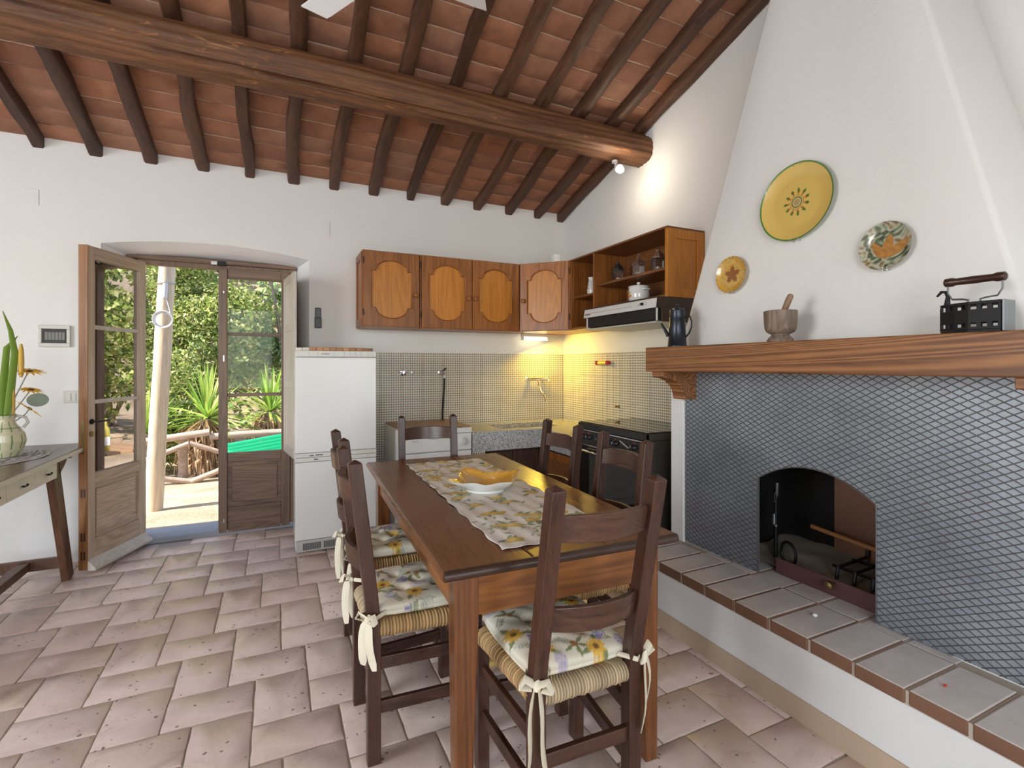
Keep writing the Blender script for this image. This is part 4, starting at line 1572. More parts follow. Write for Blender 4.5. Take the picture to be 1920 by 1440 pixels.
def marbled(u, v, f_):
    a = math.atan2(v, u)
    n = math.sin(3 * a + 6 * f_ + 2 * math.sin(5 * u)) * .5 + .5
    n2 = math.sin(11 * u + 4 * math.sin(6 * v)) * math.sin(9 * v + 3 * math.sin(4 * u)) * .5 + .5
    pal = [np.array((.06, .075, .035)), np.array((.30, .21, .11)), np.array((.48, .50, .40)), np.array((.16, .20, .10)), np.array((.03, .035, .05))]
    q = (n * 2.2 + n2 * 2.4) % 4
    i = int(q)
    c = pal[i] * (1 - (q - i)) + pal[i + 1] * (q - i)
    for ang, L_, w in ((1.35, .52, .20), (2.15, .46, .17), (.62, .62, .19)):
        ux = (u + .05) * math.cos(ang) + (v + .52) * math.sin(ang)
        vx = -(u + .05) * math.sin(ang) + (v + .52) * math.cos(ang)
        t = (ux - L_) / L_
        if abs(t) < 1 and abs(vx) < w * (1 - t * t):
            c = np.array((.40, .19, .05)) * (.8 + .4 * n2)
    return c
plate('wall_plate', 1.507, 2.094, .178, big, 'large yellow plate with green rim and ring of painted buds')
plate('wall_plate', 1.85, 1.817, .094, maple, 'small ochre plate bearing a brown maple leaf', .014)
plate('wall_plate', 1.129, 1.81, .093, marbled, 'marbled green and brown plate with three orange leaves', .014)
tag(MB().lathe([(.009, 0), (.010, .004), (.006, .009)], (1.96, 1.30, HZ + .001), 7).build('hearth_pebble', 'paper', None, 40), 'tiny pale pebble lying on the hearth tiles', 'pebble')
tag(MB().lathe([(.004, 0), (.0055, .003), (.003, .006)], (1.90, .84, HZ + .001), 7).build('wax_crumb', 'red_paint', None, 40), 'tiny red crumb lying on the hearth tiles', 'crumb')

# ------------------------------------------------------------------ wall cupboards
def cupboard_door(parent, P, w, h, knob_u, mat='cabinet_wood', pmat='cabinet_panel'):
    """P(u, d, z): u across the door, d out of the cupboard, z up.  Frame with an arched opening, recessed panel, bead and knob"""
    T = .019
    s_, t_ = .058, .062
    u0, u1 = s_, w - s_
    cx, hw = w / 2, (w - 2 * s_) / 2
    sh = .034                                   # shoulder width
    zb0, zt0 = t_ + .085, h - t_ - .085           # shoulder heights
    def arch(u, top):
        x = abs(u - cx)
        if x > hw - sh:
            return zt0 if top else zb0
        e = .085 * math.sqrt(max(0, 1 - (x / (hw - sh)) ** 2))
        return zt0 + e if top else zb0 - e
    fr = MB()
    g = lambda u, v, d: P(u, d, v)
    fr.prism([(0, 0), (u0, 0), (u0, h), (0, h)], g, 0, T)
    fr.prism([(u1, 0), (w, 0), (w, h), (u1, h)], g, 0, T)
    us = [u0, u0 + sh - 1e-4] + [cx - (hw - sh) * math.cos(math.pi * i / 18) for i in range(19)] + [u1 - sh + 1e-4, u1]
    for a, b in zip(us, us[1:]):
        if b - a < 1e-5:
            continue
        fr.prism([(a, arch(a, 1)), (b, arch(b, 1)), (b, h), (a, h)], g, 0, T)
        fr.prism([(a, 0), (b, 0), (b, arch(b, 0)), (a, arch(a, 0))], g, 0, T)
    d = fr.build('cupboard_door', mat, parent)
    pm = MB()
    pm.prism([(u0 - .005, zb0 - .09), (u1 + .005, zb0 - .09), (u1 + .005, zt0 + .09), (u0 - .005, zt0 + .09)], g, .001, .007)
    pm.build('door_panel', pmat, d)
    ol = [(u0, zb0), (u0, zt0), (u0 + sh, zt0)] + [(cx - (hw - sh) * math.cos(math.pi * i / 18), arch(cx - (hw - sh) * math.cos(math.pi * i / 18), 1)) for i in range(1, 18)] + [(u1 - sh, zt0), (u1, zt0), (u1, zb0), (u1 - sh, zb0)] + [(cx + (hw - sh) * math.cos(math.pi * i / 18), arch(cx + (hw - sh) * math.cos(math.pi * i / 18), 0)) for i in range(1, 18)] + [(u0 + sh, zb0)]
    bd = MB().tube([P(u, T - .006, z) for u, z in ol], .0075, 6, closed=True)
    bd.build('bead', mat, d, 60)
    kn = MB()
    zk = h * .44
    c0, c1 = Vector(P(knob_u, T, zk)), Vector(P(knob_u, T + .03, zk))
    ax = (c1 - c0).normalized()
    kn.tube([c0, c0 + ax * .008, c0 + ax * .012, c0 + ax * .02, c0 + ax * .027, c0 + ax * .030], [.009, .008, .015, .020, .016, .005], 14)
    kn.build('knob', mat, d, 50)
    return d
CT, CBt, CY = 2.267, 1.655, 4.05
def carcass(parent, x0, x1):
    t = .018
    for a in ((x0, x0 + t), (x1 - t, x1)):
        MB().box(a[0], a[1], CY + .019, YB - .002, CBt, CT).build('side', 'cabinet_wood', parent, bevel=.0015)
    for z in (CBt, CT - t):
        MB().box(x0 + t, x1 - t, CY + .019, YB - .002, z, z + t).build('board', 'cabinet_wood_x', parent)
    MB().box(x0 + t, x1 - t, YB - .010, YB - .002, CBt + t, CT - t).build('back', 'cabinet_wood', parent)
w1 = thing('wall_cupboard', (.838, 4.2, CBt), 'single door wooden wall cupboard hung nearest the refrigerator', 'cupboard', 'wooden wall cupboards')
carcass(w1, .609, 1.066)
cupboard_door(w1, lambda u, d, z: (.616 + u, CY + .019 - d, CBt + .008 + z), .444, .595, .418)
for z0, z1 in ((CBt + .01, CBt + .07), (CT - .07, CT - .01)):
    MB().box(.601, .609, CY + .03, YB - .01, z0, z1).build('side_rail', 'cabinet_wood_y', w1, bevel=.002)
for y0, y1 in ((CY + .03, CY + .08), (YB - .06, YB - .01)):
    MB().box(.601, .609, y0, y1, CBt + .07, CT - .07).build('side_stile', 'cabinet_wood', w1, bevel=.002)
w2 = thing('wall_cupboard', (1.53, 4.2, CBt), 'double door wooden wall cupboard with orange panels above the splashback', 'cupboard', 'wooden wall cupboards')
carcass(w2, 1.071, 1.984)
cupboard_door(w2, lambda u, d, z: (1.083 + u, CY + .019 - d, CBt + .008 + z), .440, .595, .412)
cupboard_door(w2, lambda u, d, z: (1.529 + u, CY + .019 - d, CBt + .008 + z), .446, .595, .028)
for px in (.614, 1.074):
    for z in (CBt + .09, CT - .11):
        MB().cyl((px, CY - .002, z), (px, CY - .002, z + .05), .005, n=8).build('hinge', 'dark_hinge', w1 if px < 1 else w2, 60)
w3 = thing('wall_cupboard', (2.3, 4.05, CBt), 'diagonal corner cupboard with one door over the strip light', 'cupboard', 'wooden wall cupboards')
A_, B_ = Vector((1.988, 4.055, 0)), Vector((2.312, 3.722, 0))
dv = (B_ - A_).normalized()
nv = Vector((-dv.y * -1, dv.x * -1, 0))
nv = Vector((dv.y, -dv.x, 0))                   # out of the corner, towards the room
pent = [(1.990, YB - .002), (XR - .002, YB - .002), (XR - .002, 3.722), (2.325, 3.722), (1.990, 4.068)]
for z in (CBt, CT - .018):
    MB().prism(pent, lambda u, v, d: (u, v, d), z, z + .018).build('board', 'cabinet_wood_x', w3)
MB().box(1.990, 2.006, 4.075, YB - .002, CBt + .018, CT - .018).build('side', 'cabinet_wood', w3)
MB().box(2.34, XR - .002, 3.722, 3.738, CBt + .018, CT - .018).build('side', 'cabinet_wood', w3)
for t0, t1 in ((0, .022), (.442, .4645)):
    q0, q1 = A_ + dv * t0, A_ + dv * t1
    m_ = MB()
    m_.hexa([(q0.x, q0.y, CBt), (q1.x, q1.y, CBt), (q1.x - nv.x * .02, q1.y - nv.y * .02, CBt), (q0.x - nv.x * .02, q0.y - nv.y * .02, CBt),
             (q0.x, q0.y, CT), (q1.x, q1.y, CT), (q1.x - nv.x * .02, q1.y - nv.y * .02, CT), (q0.x - nv.x * .02, q0.y - nv.y * .02, CT)])
    m_.build('face_stile', 'cabinet_wood', w3)
def P3(u, d, z):
    q = A_ + dv * (.014 + u) + nv * d
    return (q.x, q.y, CBt + .008 + z)
cupboard_door(w3, P3, .438, .595, .028)
for z in (CBt + .09, CT - .12):
    q = A_ + dv * .456 + nv * .014
    MB().cyl((q.x, q.y, z), (q.x, q.y, z + .055), .005, n=8).build('hinge', 'dark_hinge', w3, 60)
# open shelves on the right wall
SX = 2.31
os_ = thing('open_shelf', (2.47, 3.1, 1.66), 'open wooden shelf unit over the cooker hood holding lanterns and a pot', 'shelf unit')
t = .018
for y, z0 in ((3.700, CBt), (3.355, CBt)):
    MB().box(SX, XR - .002, y, y + t, z0, 2.252).build('upright', 'cabinet_wood', os_, bevel=.0015)
MB().box(SX, XR - .002, 2.528, 2.546, 1.80, 2.252).build('upright', 'cabinet_panel', os_, bevel=.0015)
ep = MB()
for x0, x1, z0, z1 in ((SX, 2.378, 1.80, 2.252), (2.572, XR - .002, 1.80, 2.252), (2.378, 2.572, 2.19, 2.252), (2.378, 2.572, 1.80, 1.862)):
    ep.box(x0, x1, 2.518, 2.528, z0, z1)
ep.build('end_frame', 'cabinet_panel', os_, bevel=.002)
MB().box(SX - .004, XR - .002, 2.52, 3.722, 2.252, 2.266).build('top_board', 'cabinet_wood_y', os_, bevel=.002)
MB().box(SX, XR - .002, 3.373, 3.700, CBt, CBt + t).build('bottom_board', 'cabinet_wood_y', os_)
MB().box(SX + .02, XR - .002, 3.373, 3.700, 1.925, 1.943).build('shelf', 'cabinet_wood_y', os_, bevel=.002)
MB().box(SX, XR - .002, 2.546, 3.355, 1.80, 1.818).build('bottom_board', 'cabinet_wood_y', os_, bevel=.002)
MB().box(SX + .02, XR - .002, 2.546, 3.355, 1.985, 2.005).build('shelf', 'cabinet_wood_y', os_, bevel=.003)
MB().box(XR - .010, XR - .002, 2.546, 3.70, 1.818, 2.252).build('back', 'cabinet_wood_y', os_)
MB().box(XR - .009, XR - .002, 3.373, 3.70, CBt + t, 1.818).build('back', 'cabinet_wood_y', os_)
# cooker hood
ho = thing('cooker_hood', (2.42, 2.92, 1.63), 'slim cooker hood with white front panel and dark grille', 'cooker hood')
HY0, HY1 = 2.508, 3.335
MB().box(2.255, XR - .003, HY0 + .004, HY1, 1.635, 1.797).build('body', 'hood_brown', ho, bevel=.002)
fp_ = MB()
fp_.prism([(2.195, 1.722), (2.206, 1.722), (2.214, 1.786), (2.205, 1.786)], lambda u, v, d: (u, d, v), HY0, HY1)
MB().box(2.214, 2.256, HY0 + .004, HY1, 1.722, 1.797).build('top_box', 'hood_brown', ho, bevel=.002)
fp_ = fp_.build('front_panel', 'hood_panel', ho, bevel=.004)
MB().box(2.1975, 2.2, 2.74, 3.24, 1.752, 1.754).build('print_line', 'ink_grey', fp_)
for i, w in enumerate((.010, .006, .008, .006, .008, .006, .010)):
    MB().box(2.195, 2.1985, 3.31 - i * .010 - w * .7, 3.31 - i * .010, 1.738, 1.752).build('print_mark', 'ink_grey', fp_)
for y, m in ((2.60, 'off_white_plastic'), (2.635, 'black_plastic'), (2.67, 'off_white_plastic')):
    MB().cyl((2.201, y, 1.757), (2.186, y, 1.757), .011, .009, 14).build('hood_knob', m, ho, 40)
MB().box(2.222, 2.255, HY0 + .02, HY1 - .02, 1.648, 1.722).build('grille', 'hood_filter', ho, bevel=.002)
gs = MB()
for k in range(10):
    z = 1.655 + k * .0066
    gs.box(2.2195, 2.2235, HY0 + .03, HY1 - .03, z, z + .0022)
gs.build('grille_slats', 'black_plastic', ho)
for y in (HY0 + .005, HY1 - .022):
    MB().box(2.216, 2.223, y, y + .012, 1.640, 1.722).build('bracket', 'off_white_plastic', ho, bevel=.001)
MB().box(2.215, XR - .003, HY0 + .01, HY1, 1.628, 1.637).build('underside', 'grey_trim', ho)
# things on the shelves
def lantern(x, y, z, h, n, mats, label, sq=False):
    o = thing('tea_light_lantern', (x, y, z), label, 'lantern', 'tea light lanterns on the shelf')
    r = .041
    an = [2 * math.pi * (k + .5) / n for k in range(n)]
    hb = h * .52
    MB().prism([(r * 1.08 * math.cos(a), r * 1.08 * math.sin(a)) for a in an], lambda u, v, d: (x + u, y + v, z + d), 0, .008).build('base', mats[0], o)
    for a in an:
        MB().cyl((x + r * math.cos(a), y + r * math.sin(a), z + .006), (x + r * math.cos(a), y + r * math.sin(a), z + hb), .0028, n=6).build('corner_post', mats[0], o)
    gl = MB()
    for k in range(n):
        a, b = an[k], an[(k + 1) % n]
        gl.add([(x + r * .97 * math.cos(a), y + r * .97 * math.sin(a), z + .008), (x + r * .97 * math.cos(b), y + r * .97 * math.sin(b), z + .008), (x + r * .97 * math.cos(b), y + r * .97 * math.sin(b), z + hb), (x + r * .97 * math.cos(a), y + r * .97 * math.sin(a), z + hb)], [(0, 1, 2, 3)])
    gl.build('glass', 'lantern_glass', o, fix=False)
    rf = MB().lathe([(r * 1.2, hb), (r * 1.2, hb + .006), (r * .95, hb + h * .13), (r * .5, hb + h * .25), (r * .38, hb + h * .30), (r * .42, hb + h * .33), (r * .12, hb + h * .38)], (x, y, z), n)
    if sq:
        rf = MB().lathe([(r * 1.3, hb), (r * 1.3, hb + .006), (r * 1.05, hb + h * .10), (r * .45, hb + h * .22), (r * .2, hb + h * .36), (r * .1, hb + h * .46)], (x, y, z), n)
        rf.xf(Matrix.Translation((x, y, 0)) @ Matrix.Rotation(rad(45), 4, 'Z') @ Matrix.Translation((-x, -y, 0)))
    rf.build('roof', mats[1], o)
    MB().tube([(x, y + .012 * math.cos(a), z + hb + h * .40 + .012 * math.sin(a)) for a in ang_pts(9, 0, 2 * math.pi * 8 / 9)], .0016, 5, closed=True).build('ring', mats[0], o)
    MB().cyl((x, y, z + .008), (x, y, z + .036), .018, n=16).build('candle', 'candle_wax', o, 40)
lantern(2.44, 3.215, 2.0055, .180, 6, ('lantern_dark', 'lantern_dark'), 'dark grey hexagonal tea light lantern on the upper shelf')
lantern(2.43, 2.955, 2.0055, .178, 4, ('lantern_metal', 'lantern_metal'), 'copper coloured pointed square lantern on the upper shelf', True)
lantern(2.42, 2.735, 2.0055, .182, 6, ('lantern_dark', 'lantern_metal'), 'hexagonal lantern with brown tin roof beside the shelf end')
def fruit_paint(rb, za, zb, yc_ang, seed):
    r = random.Random(seed)
    sp = [(yc_ang + r.uniform(-.28, .28), za + (zb - za) * r.uniform(.25, .75), r.uniform(.10, .17), r.choice([(.60, .09, .02), (.68, .25, .04), (.12, .22, .03), (.18, .30, .05), (.55, .42, .04)])) for _ in range(12)]
    def fn(a, z):
        c = (.80, .79, .76)
        for sa_, sz_, sr, sc in sp:
            da = (a - sa_ + math.pi) % (2 * math.pi) - math.pi
            if da * da / (sr * sr) + ((z - sz_) / (sr * rb)) ** 2 < 1:
                c = sc
        return c
    return fn
def painted_lathe(prof, c, fn, n=56):
    P = []
    for (r0, z0), (r1, z1) in zip(prof, prof[1:]):
        k = max(1, int(abs(z1 - z0) / .004))
        P += [(r0 + (r1 - r0) * i / k, z0 + (z1 - z0) * i / k) for i in range(k)]
    P.append(prof[-1])
    mb = MB().lathe(P, c, n)
    mb.col = [fn(2 * math.pi * k / n, z) for r, z in P for k in range(n)]
    return mb
pt = thing('enamel_pot', (2.43, 2.955, 1.8185), 'white enamel cooking pot with fruit motif and lid', 'cooking pot')
c = (2.43, 2.955, 1.8185)
painted_lathe([(.060, 0), (.068, .006), (.076, .03), (.078, .06), (.073, .095), (.072, .108), (.076, .111)], c, fruit_paint(.076, .02, .09, math.pi * .93, 5)).build('body', 'glazed_print', pt, 50)
l_ = MB().lathe([(.077, .111), (.077, .115), (.06, .122), (.02, .127), (.006, .128)], c, 40).build('lid', 'enamel_pot', pt, 50)
MB().lathe([(.006, .127), (.007, .131), (.014, .137), (.014, .145), (.006, .150)], c, 18).build('lid_knob', 'enamel_pot', l_, 60)
for s_ in (-1, 1):
    an = math.pi * 1.5 + (0 if s_ > 0 else math.pi)
    px, py = math.cos(an), math.sin(an)
    MB().tube([(c[0] + px * .072 - py * q, c[1] + py * .072 + px * q, c[2] + .085) if abs(q) > .02 else (c[0] + px * .098 - py * q, c[1] + py * .098 + px * q, c[2] + .088) for q in (-.028, -.02, -.008, .008, .02, .028)], .006, 8).build('pot_handle', 'enamel_pot', pt, 60)
jr = painted_lathe([(.034, 0), (.040, .006), (.044, .045), (.041, .085), (.032, .115), (.029, .135), (.034, .155), (.031, .156), (.026, .135)], (2.43, 3.56, 1.9435), fruit_paint(.044, .03, .11, math.pi * .97, 9))
tag(jr.build('ceramic_jar', 'glazed_print', None, 50), 'white ceramic jar with painted fruit on the narrow open shelf', 'jar')
tag(MB().box(2.28, 2.345, 3.95, 4.0, CT + .001, CT + .098).build('small_box', 'white_paint', None, bevel=.002), 'small white cardboard box lying on the corner cupboard', 'box')

# strip light under the corner cupboard
sl = thing('strip_light', (2.26, 4.26, 1.60), 'lit fluorescent strip light fixed under the corner cupboard', 'light')
MB().box(2.12, 2.40, 4.275, 4.315, 1.625, 1.654).build('fixture', 'off_white_plastic', sl, bevel=.003)
for x in (2.122, 2.386):
    MB().box(x, x + .012, 4.262, 4.305, 1.592, 1.627).build('tube_holder', 'off_white_plastic', sl, bevel=.002)
MB().cyl((2.135, 4.283, 1.606), (2.386, 4.283, 1.606), .013, n=14).build('tube', 'tube_light', sl, 60)
lamp('strip_light_glow', 'AREA', (2.26, 4.22, 1.585), 9, (1, .67, .06), size=.25, size_y=.05, aim=(2.42, 4.0, 1.1))

# ------------------------------------------------------------------ refrigerator
fg = thing('refrigerator', (.397, 4.1, 0), 'white two door refrigerator with freezer below standing beside the door', 'refrigerator')
FX0, FX1, FY = .116, .68, 3.85
MB().box(FX0 + .003, FX1 - .003, FY + .045, 4.345, .02, 1.452).build('body', 'white_enamel', fg, bevel=.006)
MB().box(FX0 + .006, FX1 - .006, FY + .012, FY + .05, .015, .095).build('plinth', 'grey_trim', fg, bevel=.003)
gr = MB()
for k in range(26):
    x = FX0 + .05 + k * .0155
    if k % 9 != 8:
        gr.box(x, x + .012, FY + .008, FY + .014, .028, .075)
gr.build('vent_grille', 'dark_grille', fg)
MB().box(FX0 + .44, FX0 + .50, FY + .004, FY + .013, .022, .085).build('vent_filter', 'off_white_plastic', fg, bevel=.002)
lo_ = MB().box(FX0, FX1, FY, FY + .045, .100, .655).build('freezer_door', 'white_enamel', fg, bevel=.007, seg=3)
up_ = MB().box(FX0, FX1, FY, FY + .045, .722, 1.408).build('fridge_door', 'white_enamel', fg, bevel=.007, seg=3)
MB().box(FX0, FX1, FY + .001, FY + .045, .658, .688).build('door_trim', 'off_white_plastic', fg, bevel=.003)
MB().box(FX0, FX1, FY + .001, FY + .045, .690, .720).build('door_trim', 'off_white_plastic', fg, bevel=.003)
pl_ = MB().box(FX0, FX1, FY + .002, FY + .05, 1.411, 1.456).build('control_panel', 'off_white_plastic', fg, bevel=.004)
for u in (.09, .15, .26, .33, .37, .41, .45, .50):
    MB().box(FX0 + u, FX0 + u + .0015, FY + .0012, FY + .003, 1.418, 1.450).build('panel_line', 'ink_grey', pl_)
for u, w in ((.175, .012), (.190, .008), (.20, .018), (.22, .01)):
    MB().box(FX0 + u, FX0 + u + w, FY + .0010, FY + .003, 1.430, 1.437).build('print_mark', 'ink_grey', pl_)
for u, w, z in ((.095, .006, .702), (.104, .005, .702), (.112, .008, .702), (.135, .009, .704), (.146, .012, .703), (.160, .010, .704), (.172, .012, .703), (.125, .014, .673), (.142, .008, .673)):
    MB().box(FX0 + u, FX0 + u + w, FY - .0003, FY + .002, z - .003, z + .0045).build('print_mark', 'ink_dark', fg)
cbd = thing('cutting_board', (.385, 4.02, 1.4565), 'oval butcher block cutting board lying on the refrigerator', 'cutting board')
for k in range(12):
    x0 = .122 + k * .0455
    u = abs((x0 + .0225 - .395) / .29)
    d = .125 * (1 - u ** 3.5) + .02
    MB().box(x0, x0 + .0448, 4.0 - d, 4.0 + d, 1.4565, 1.480).build('block', 'board_wood' if k > 1 else 'sheen_wood', cbd, bevel=.004)  # first blocks get the pale wood as painted glare

# ------------------------------------------------------------------ dishwasher, sink, stove
dw = thing('dishwasher', (1.13, 4.08, 0), 'white dishwasher with round dial under a checked wooden board', 'dishwasher')
DX0, DX1, DY = .842, 1.428, 3.80
MB().box(DX0, DX1, DY + .03, 4.365, .02, .848).build('body', 'white_enamel', dw, bevel=.004)
MB().box(DX0 + .002, DX1 - .002, DY + .004, DY + .03, .10, .665).build('door', 'white_enamel', dw, bevel=.005)
cpn = MB().box(DX0 + .002, DX1 - .002, DY, DY + .03, .672, .805).build('control_panel', 'white_enamel', dw, bevel=.005)
MB().box(DX0, DX1, DY - .002, DY + .03, .808, .848).build('top_edge', 'white_enamel', dw, bevel=.004)
MB().lathe([(.036, 0), (.034, .010), (.022, .012), (.020, .022), (.004, .023)], n=26).xf(Matrix.Translation((1.352, DY, .742)) @ Matrix.Rotation(rad(90), 4, 'X')).build('dial', 'off_white_plastic', cpn, 40)
hg = MB().lathe([(.075, 0), (.070, .004), (.058, .001)], n=30).xf(Matrix.Translation((1.11, DY - .0005, .79)) @ Matrix.Diagonal((1, 1, .26, 1)) @ Matrix.Rotation(rad(90), 4, 'X'))
hg.build('handle_recess', 'grey_trim', cpn, 40)
for k in range(3):
    MB().lathe([(.008, 0), (.007, .004), (.002, .005)], n=12).xf(Matrix.Translation((.93 + k * .02, DY, .765)) @ Matrix.Rotation(rad(90), 4, 'X')).build('button', 'off_white_plastic', cpn, 40)
MB().box(DX0 + .03, DX1 - .03, DY + .05, 4.35, 0, .02).build('feet', 'black_plastic', dw)
tag(MB().box(DX0 + .004, DX1 - .004, DY + .03, 4.36, .8485, .858).build('work_board', 'checked_wood', None, bevel=.001), 'checked brown and beige wooden board covering the dishwasher top', 'board')

sk = thing('sink_counter', (2.0, 4.0, 0), 'speckled grey granite sink counter running round the kitchen corner', 'counter')
KX0, KY, KZ, KB = 1.436, 3.80, .805, .645
g_ = MB()
bx0, bx1, by0, by1 = 1.74, 2.30, 3.90, 4.25
XE, YE = XR - .010, YB - .010
g_.box(KX0, bx0, KY, YE, KB, KZ)
g_.box(bx0, bx1, KY, by0, KB, KZ)
g_.box(bx0, bx1, by1, YE, KB, KZ)
g_.box(bx1, XE, KY, YE, KB, KZ)
g_.box(bx0, bx1, by0, by1, KB, KB + .03)
g_.box(2.06, XE, 3.205, KY, KB, KZ)
g_.build('granite_slab', 'granite', sk)
MB().lathe([(.025, 0), (.022, .003), (.004, .002)], (2.02, 4.08, KB + .03), 18).build('drain', 'chrome', sk, 40)
tl = MB().box(KX0 + .004, 1.552, KY + .02, YE, 0, KB - .001)
tl.build('tiled_pier', 'wall_tile_x', sk)
sc_ = thing('sink_cabinet', (1.9, 3.9, 0), 'dark wooden cabinet doors under the granite sink', 'cabinet')
MB().box(1.556, XE, KY + .045, YE, .08, KB - .002).build('body', 'sink_cabinet', sc_)
MB().box(2.10, XE, 3.21, KY + .045, .08, KB - .002).build('body', 'sink_cabinet', sc_)
MB().box(1.57, XE, KY + .09, YE, 0, .08).build('plinth', 'black_plastic', sc_)
MB().box(2.14, XE, 3.21, KY + .09, 0, .08).build('plinth', 'black_plastic', sc_)
for x0, x1 in ((1.560, 1.805), (1.811, 2.056)):
    d_ = MB().box(x0, x1, KY + .025, KY + .044, .10, KB - .02).build('cabinet_door', 'sink_cabinet', sc_, bevel=.003)
    MB().box(x0 + .045, x1 - .045, KY + .018, KY + .026, .16, KB - .08).build('raised_field', 'sink_cabinet', d_, bevel=.006)
    MB().lathe([(.005, 0), (.006, .01), (.012, .018), (.010, .026), (.002, .028)], n=12).xf(Matrix.Translation((x1 - .022 if x0 < 1.6 else x0 + .022, KY + .025, .47)) @ Matrix.Rotation(rad(90), 4, 'X')).build('knob', 'table_leg', d_, 50)
d_ = MB().box(2.081, 2.099, 3.225, 3.78, .10, KB - .02).build('cabinet_door', 'cabinet_wood', sc_, bevel=.003)
MB().box(2.074, 2.082, 3.285, 3.72, .16, KB - .08).build('raised_field', 'cabinet_wood_y', d_, bevel=.006)

sv = thing('stove', (2.35, 2.82, 0), 'black freestanding stove with mirrored oven door and glass lid', 'stove')
VX, VY0, VY1 = 2.06, 2.44, 3.198
MB().box(VX + .03, XR - .014, VY0, VY1, .05, .875).build('body', 'stove_side', sv, bevel=.003)
MB().box(VX + .005, XR - .014, VY0 - .002, VY1 + .002, .878, .922).build('hob_frame', 'stove_side', sv, bevel=.003)
MB().box(VX - .002, VX + .03, VY0 - .002, VY1 + .002, .880, .926).build('front_lip', 'stove_enamel', sv, bevel=.004)
MB().box(VX + .012, XR - .016, VY0 + .004, VY1 - .004, .923, .931).build('glass_lid', 'black_glass', sv, bevel=.002)
MB().box(VX - .003, VX + .02, VY0, VY1, .868, .877).build('chrome_trim', 'chrome', sv, bevel=.002)
cp_ = MB().box(VX, VX + .03, VY0, VY1, .772, .866).build('control_panel', 'stove_enamel', sv, bevel=.002)
for y in (3.125, 3.056, 2.93, 2.826, 2.742, 2.553):
    MB().lathe([(.022, 0), (.020, .006), (.015, .012), (.014, .026), (.004, .028)], n=18).xf(Matrix.Translation((VX, y, .824)) @ Matrix.Rotation(rad(-90), 4, 'Y')).build('knob', 'black_plastic', cp_, 40)
    MB().box(VX - .032, VX - .027, y - .002, y + .002, .824, .838).build('knob_mark', 'chrome', cp_)
    MB().lathe([(.006, 0), (.005, .002), (.001, .003)], n=10).xf(Matrix.Translation((VX, y, .853)) @ Matrix.Rotation(rad(-90), 4, 'Y')).build('indicator', 'red_paint', cp_, 40)
for k in range(7):
    MB().box(VX - .0012, VX + .001, 2.606 + k * .013, 2.619 + k * .013, .812 + k * .0052, .818 + k * .0052).build('print_mark', 'paper', cp_)
MB().box(VX - .003, VX + .02, VY0, VY1, .760, .770).build('chrome_trim', 'chrome', sv, bevel=.002)
od = MB().box(VX + .004, VX + .03, VY0 + .01, VY1 - .01, .20, .755).build('oven_door', 'black_glass', sv, bevel=.003)
MB().tube([(VX - .03, VY0 + .07, .725), (VX - .03, VY1 - .07, .725)], .009, 10).build('oven_handle', 'chrome', od, 50)
for y in (VY0 + .08, VY1 - .08):
    MB().cyl((VX - .03, y, .725), (VX + .006, y, .725), .006, n=8).build('handle_bracket', 'chrome', od, 50)
MB().box(VX + .008, VX + .03, VY0 + .01, VY1 - .01, .06, .19).build('drawer', 'stove_enamel', sv, bevel=.003)
MB().box(VX + .06, XR - .03, VY0 + .03, VY1 - .03, 0, .05).build('feet', 'black_plastic', sv)

# taps and valves on the tiles
YT = YB - .008
fc = thing('wall_faucet', (2.31, YT, 1.213), 'chrome wall mixer faucet above the granite sink', 'faucet')
MB().tube([(2.225, YT - .045, 1.213), (2.395, YT - .045, 1.213)], [.016, .016], 14).build('body', 'chrome', fc, 40)
for x in (2.235, 2.385):
    MB().cyl((x, YT, 1.213), (x, YT - .045, 1.213), .020, .012, 14).build('inlet', 'chrome', fc, 40)
for s_, x in ((-1, 2.225), (1, 2.395)):
    MB().cyl((x, YT - .045, 1.213), (x + s_ * .03, YT - .045, 1.213), .012, n=12).build('valve', 'chrome', fc, 40)
    for k in range(4):
        a = math.pi / 4 + k * math.pi / 2
        MB().cyl((x + s_ * .03, YT - .045, 1.213), (x + s_ * .034, YT - .045 + .026 * math.cos(a), 1.213 + .026 * math.sin(a)), .005, .007, 8).build('cross_arm', 'chrome', fc, 60)
MB().tube([(2.31, YT - .05, 1.21), (2.31, YT - .075, 1.16), (2.31, YT - .12, 1.11), (2.31, YT - .18, 1.06), (2.31, YT - .21, 1.02), (2.31, YT - .215, 1.0)], .009, 10).build('spout', 'chrome', fc, 60)
gv = thing('hose_valve', (1.358, YT, 1.27), 'chrome washing valve with dark hose above the dishwasher', 'valve')
MB().lathe([(.022, 0), (.020, .005), (.009, .007), (.009, .05), (.012, .052), (.012, .07)], n=16).xf(Matrix.Translation((1.335, YT, 1.285)) @ Matrix.Rotation(rad(90), 4, 'X')).build('body', 'chrome', gv, 40)
MB().cyl((1.335, YT - .05, 1.285), (1.362, YT - .05, 1.262), .009, n=10).build('outlet', 'chrome', gv, 40)
MB().beam((1.345, YT - .062, 1.30), (1.375, YT - .062, 1.325), .012, .014).build('lever', 'black_plastic', gv, bevel=.003)
MB().cyl((1.362, YT - .05, 1.262), (1.362, YT - .05, 1.235), .012, n=12).build('union', 'off_white_plastic', gv, 40)
MB().tube([(1.362, YT - .05, 1.235), (1.360, YT - .05, 1.15), (1.354, YT - .045, 1.05), (1.350, YT - .035, .95), (1.350, YT - .03, .8605)], .0085, 10).build('hose', 'rubber', gv, 60)
st_ = thing('stop_tap', (1.003, YT, 1.26), 'round chrome stop tap set in the dotted tiles', 'tap')
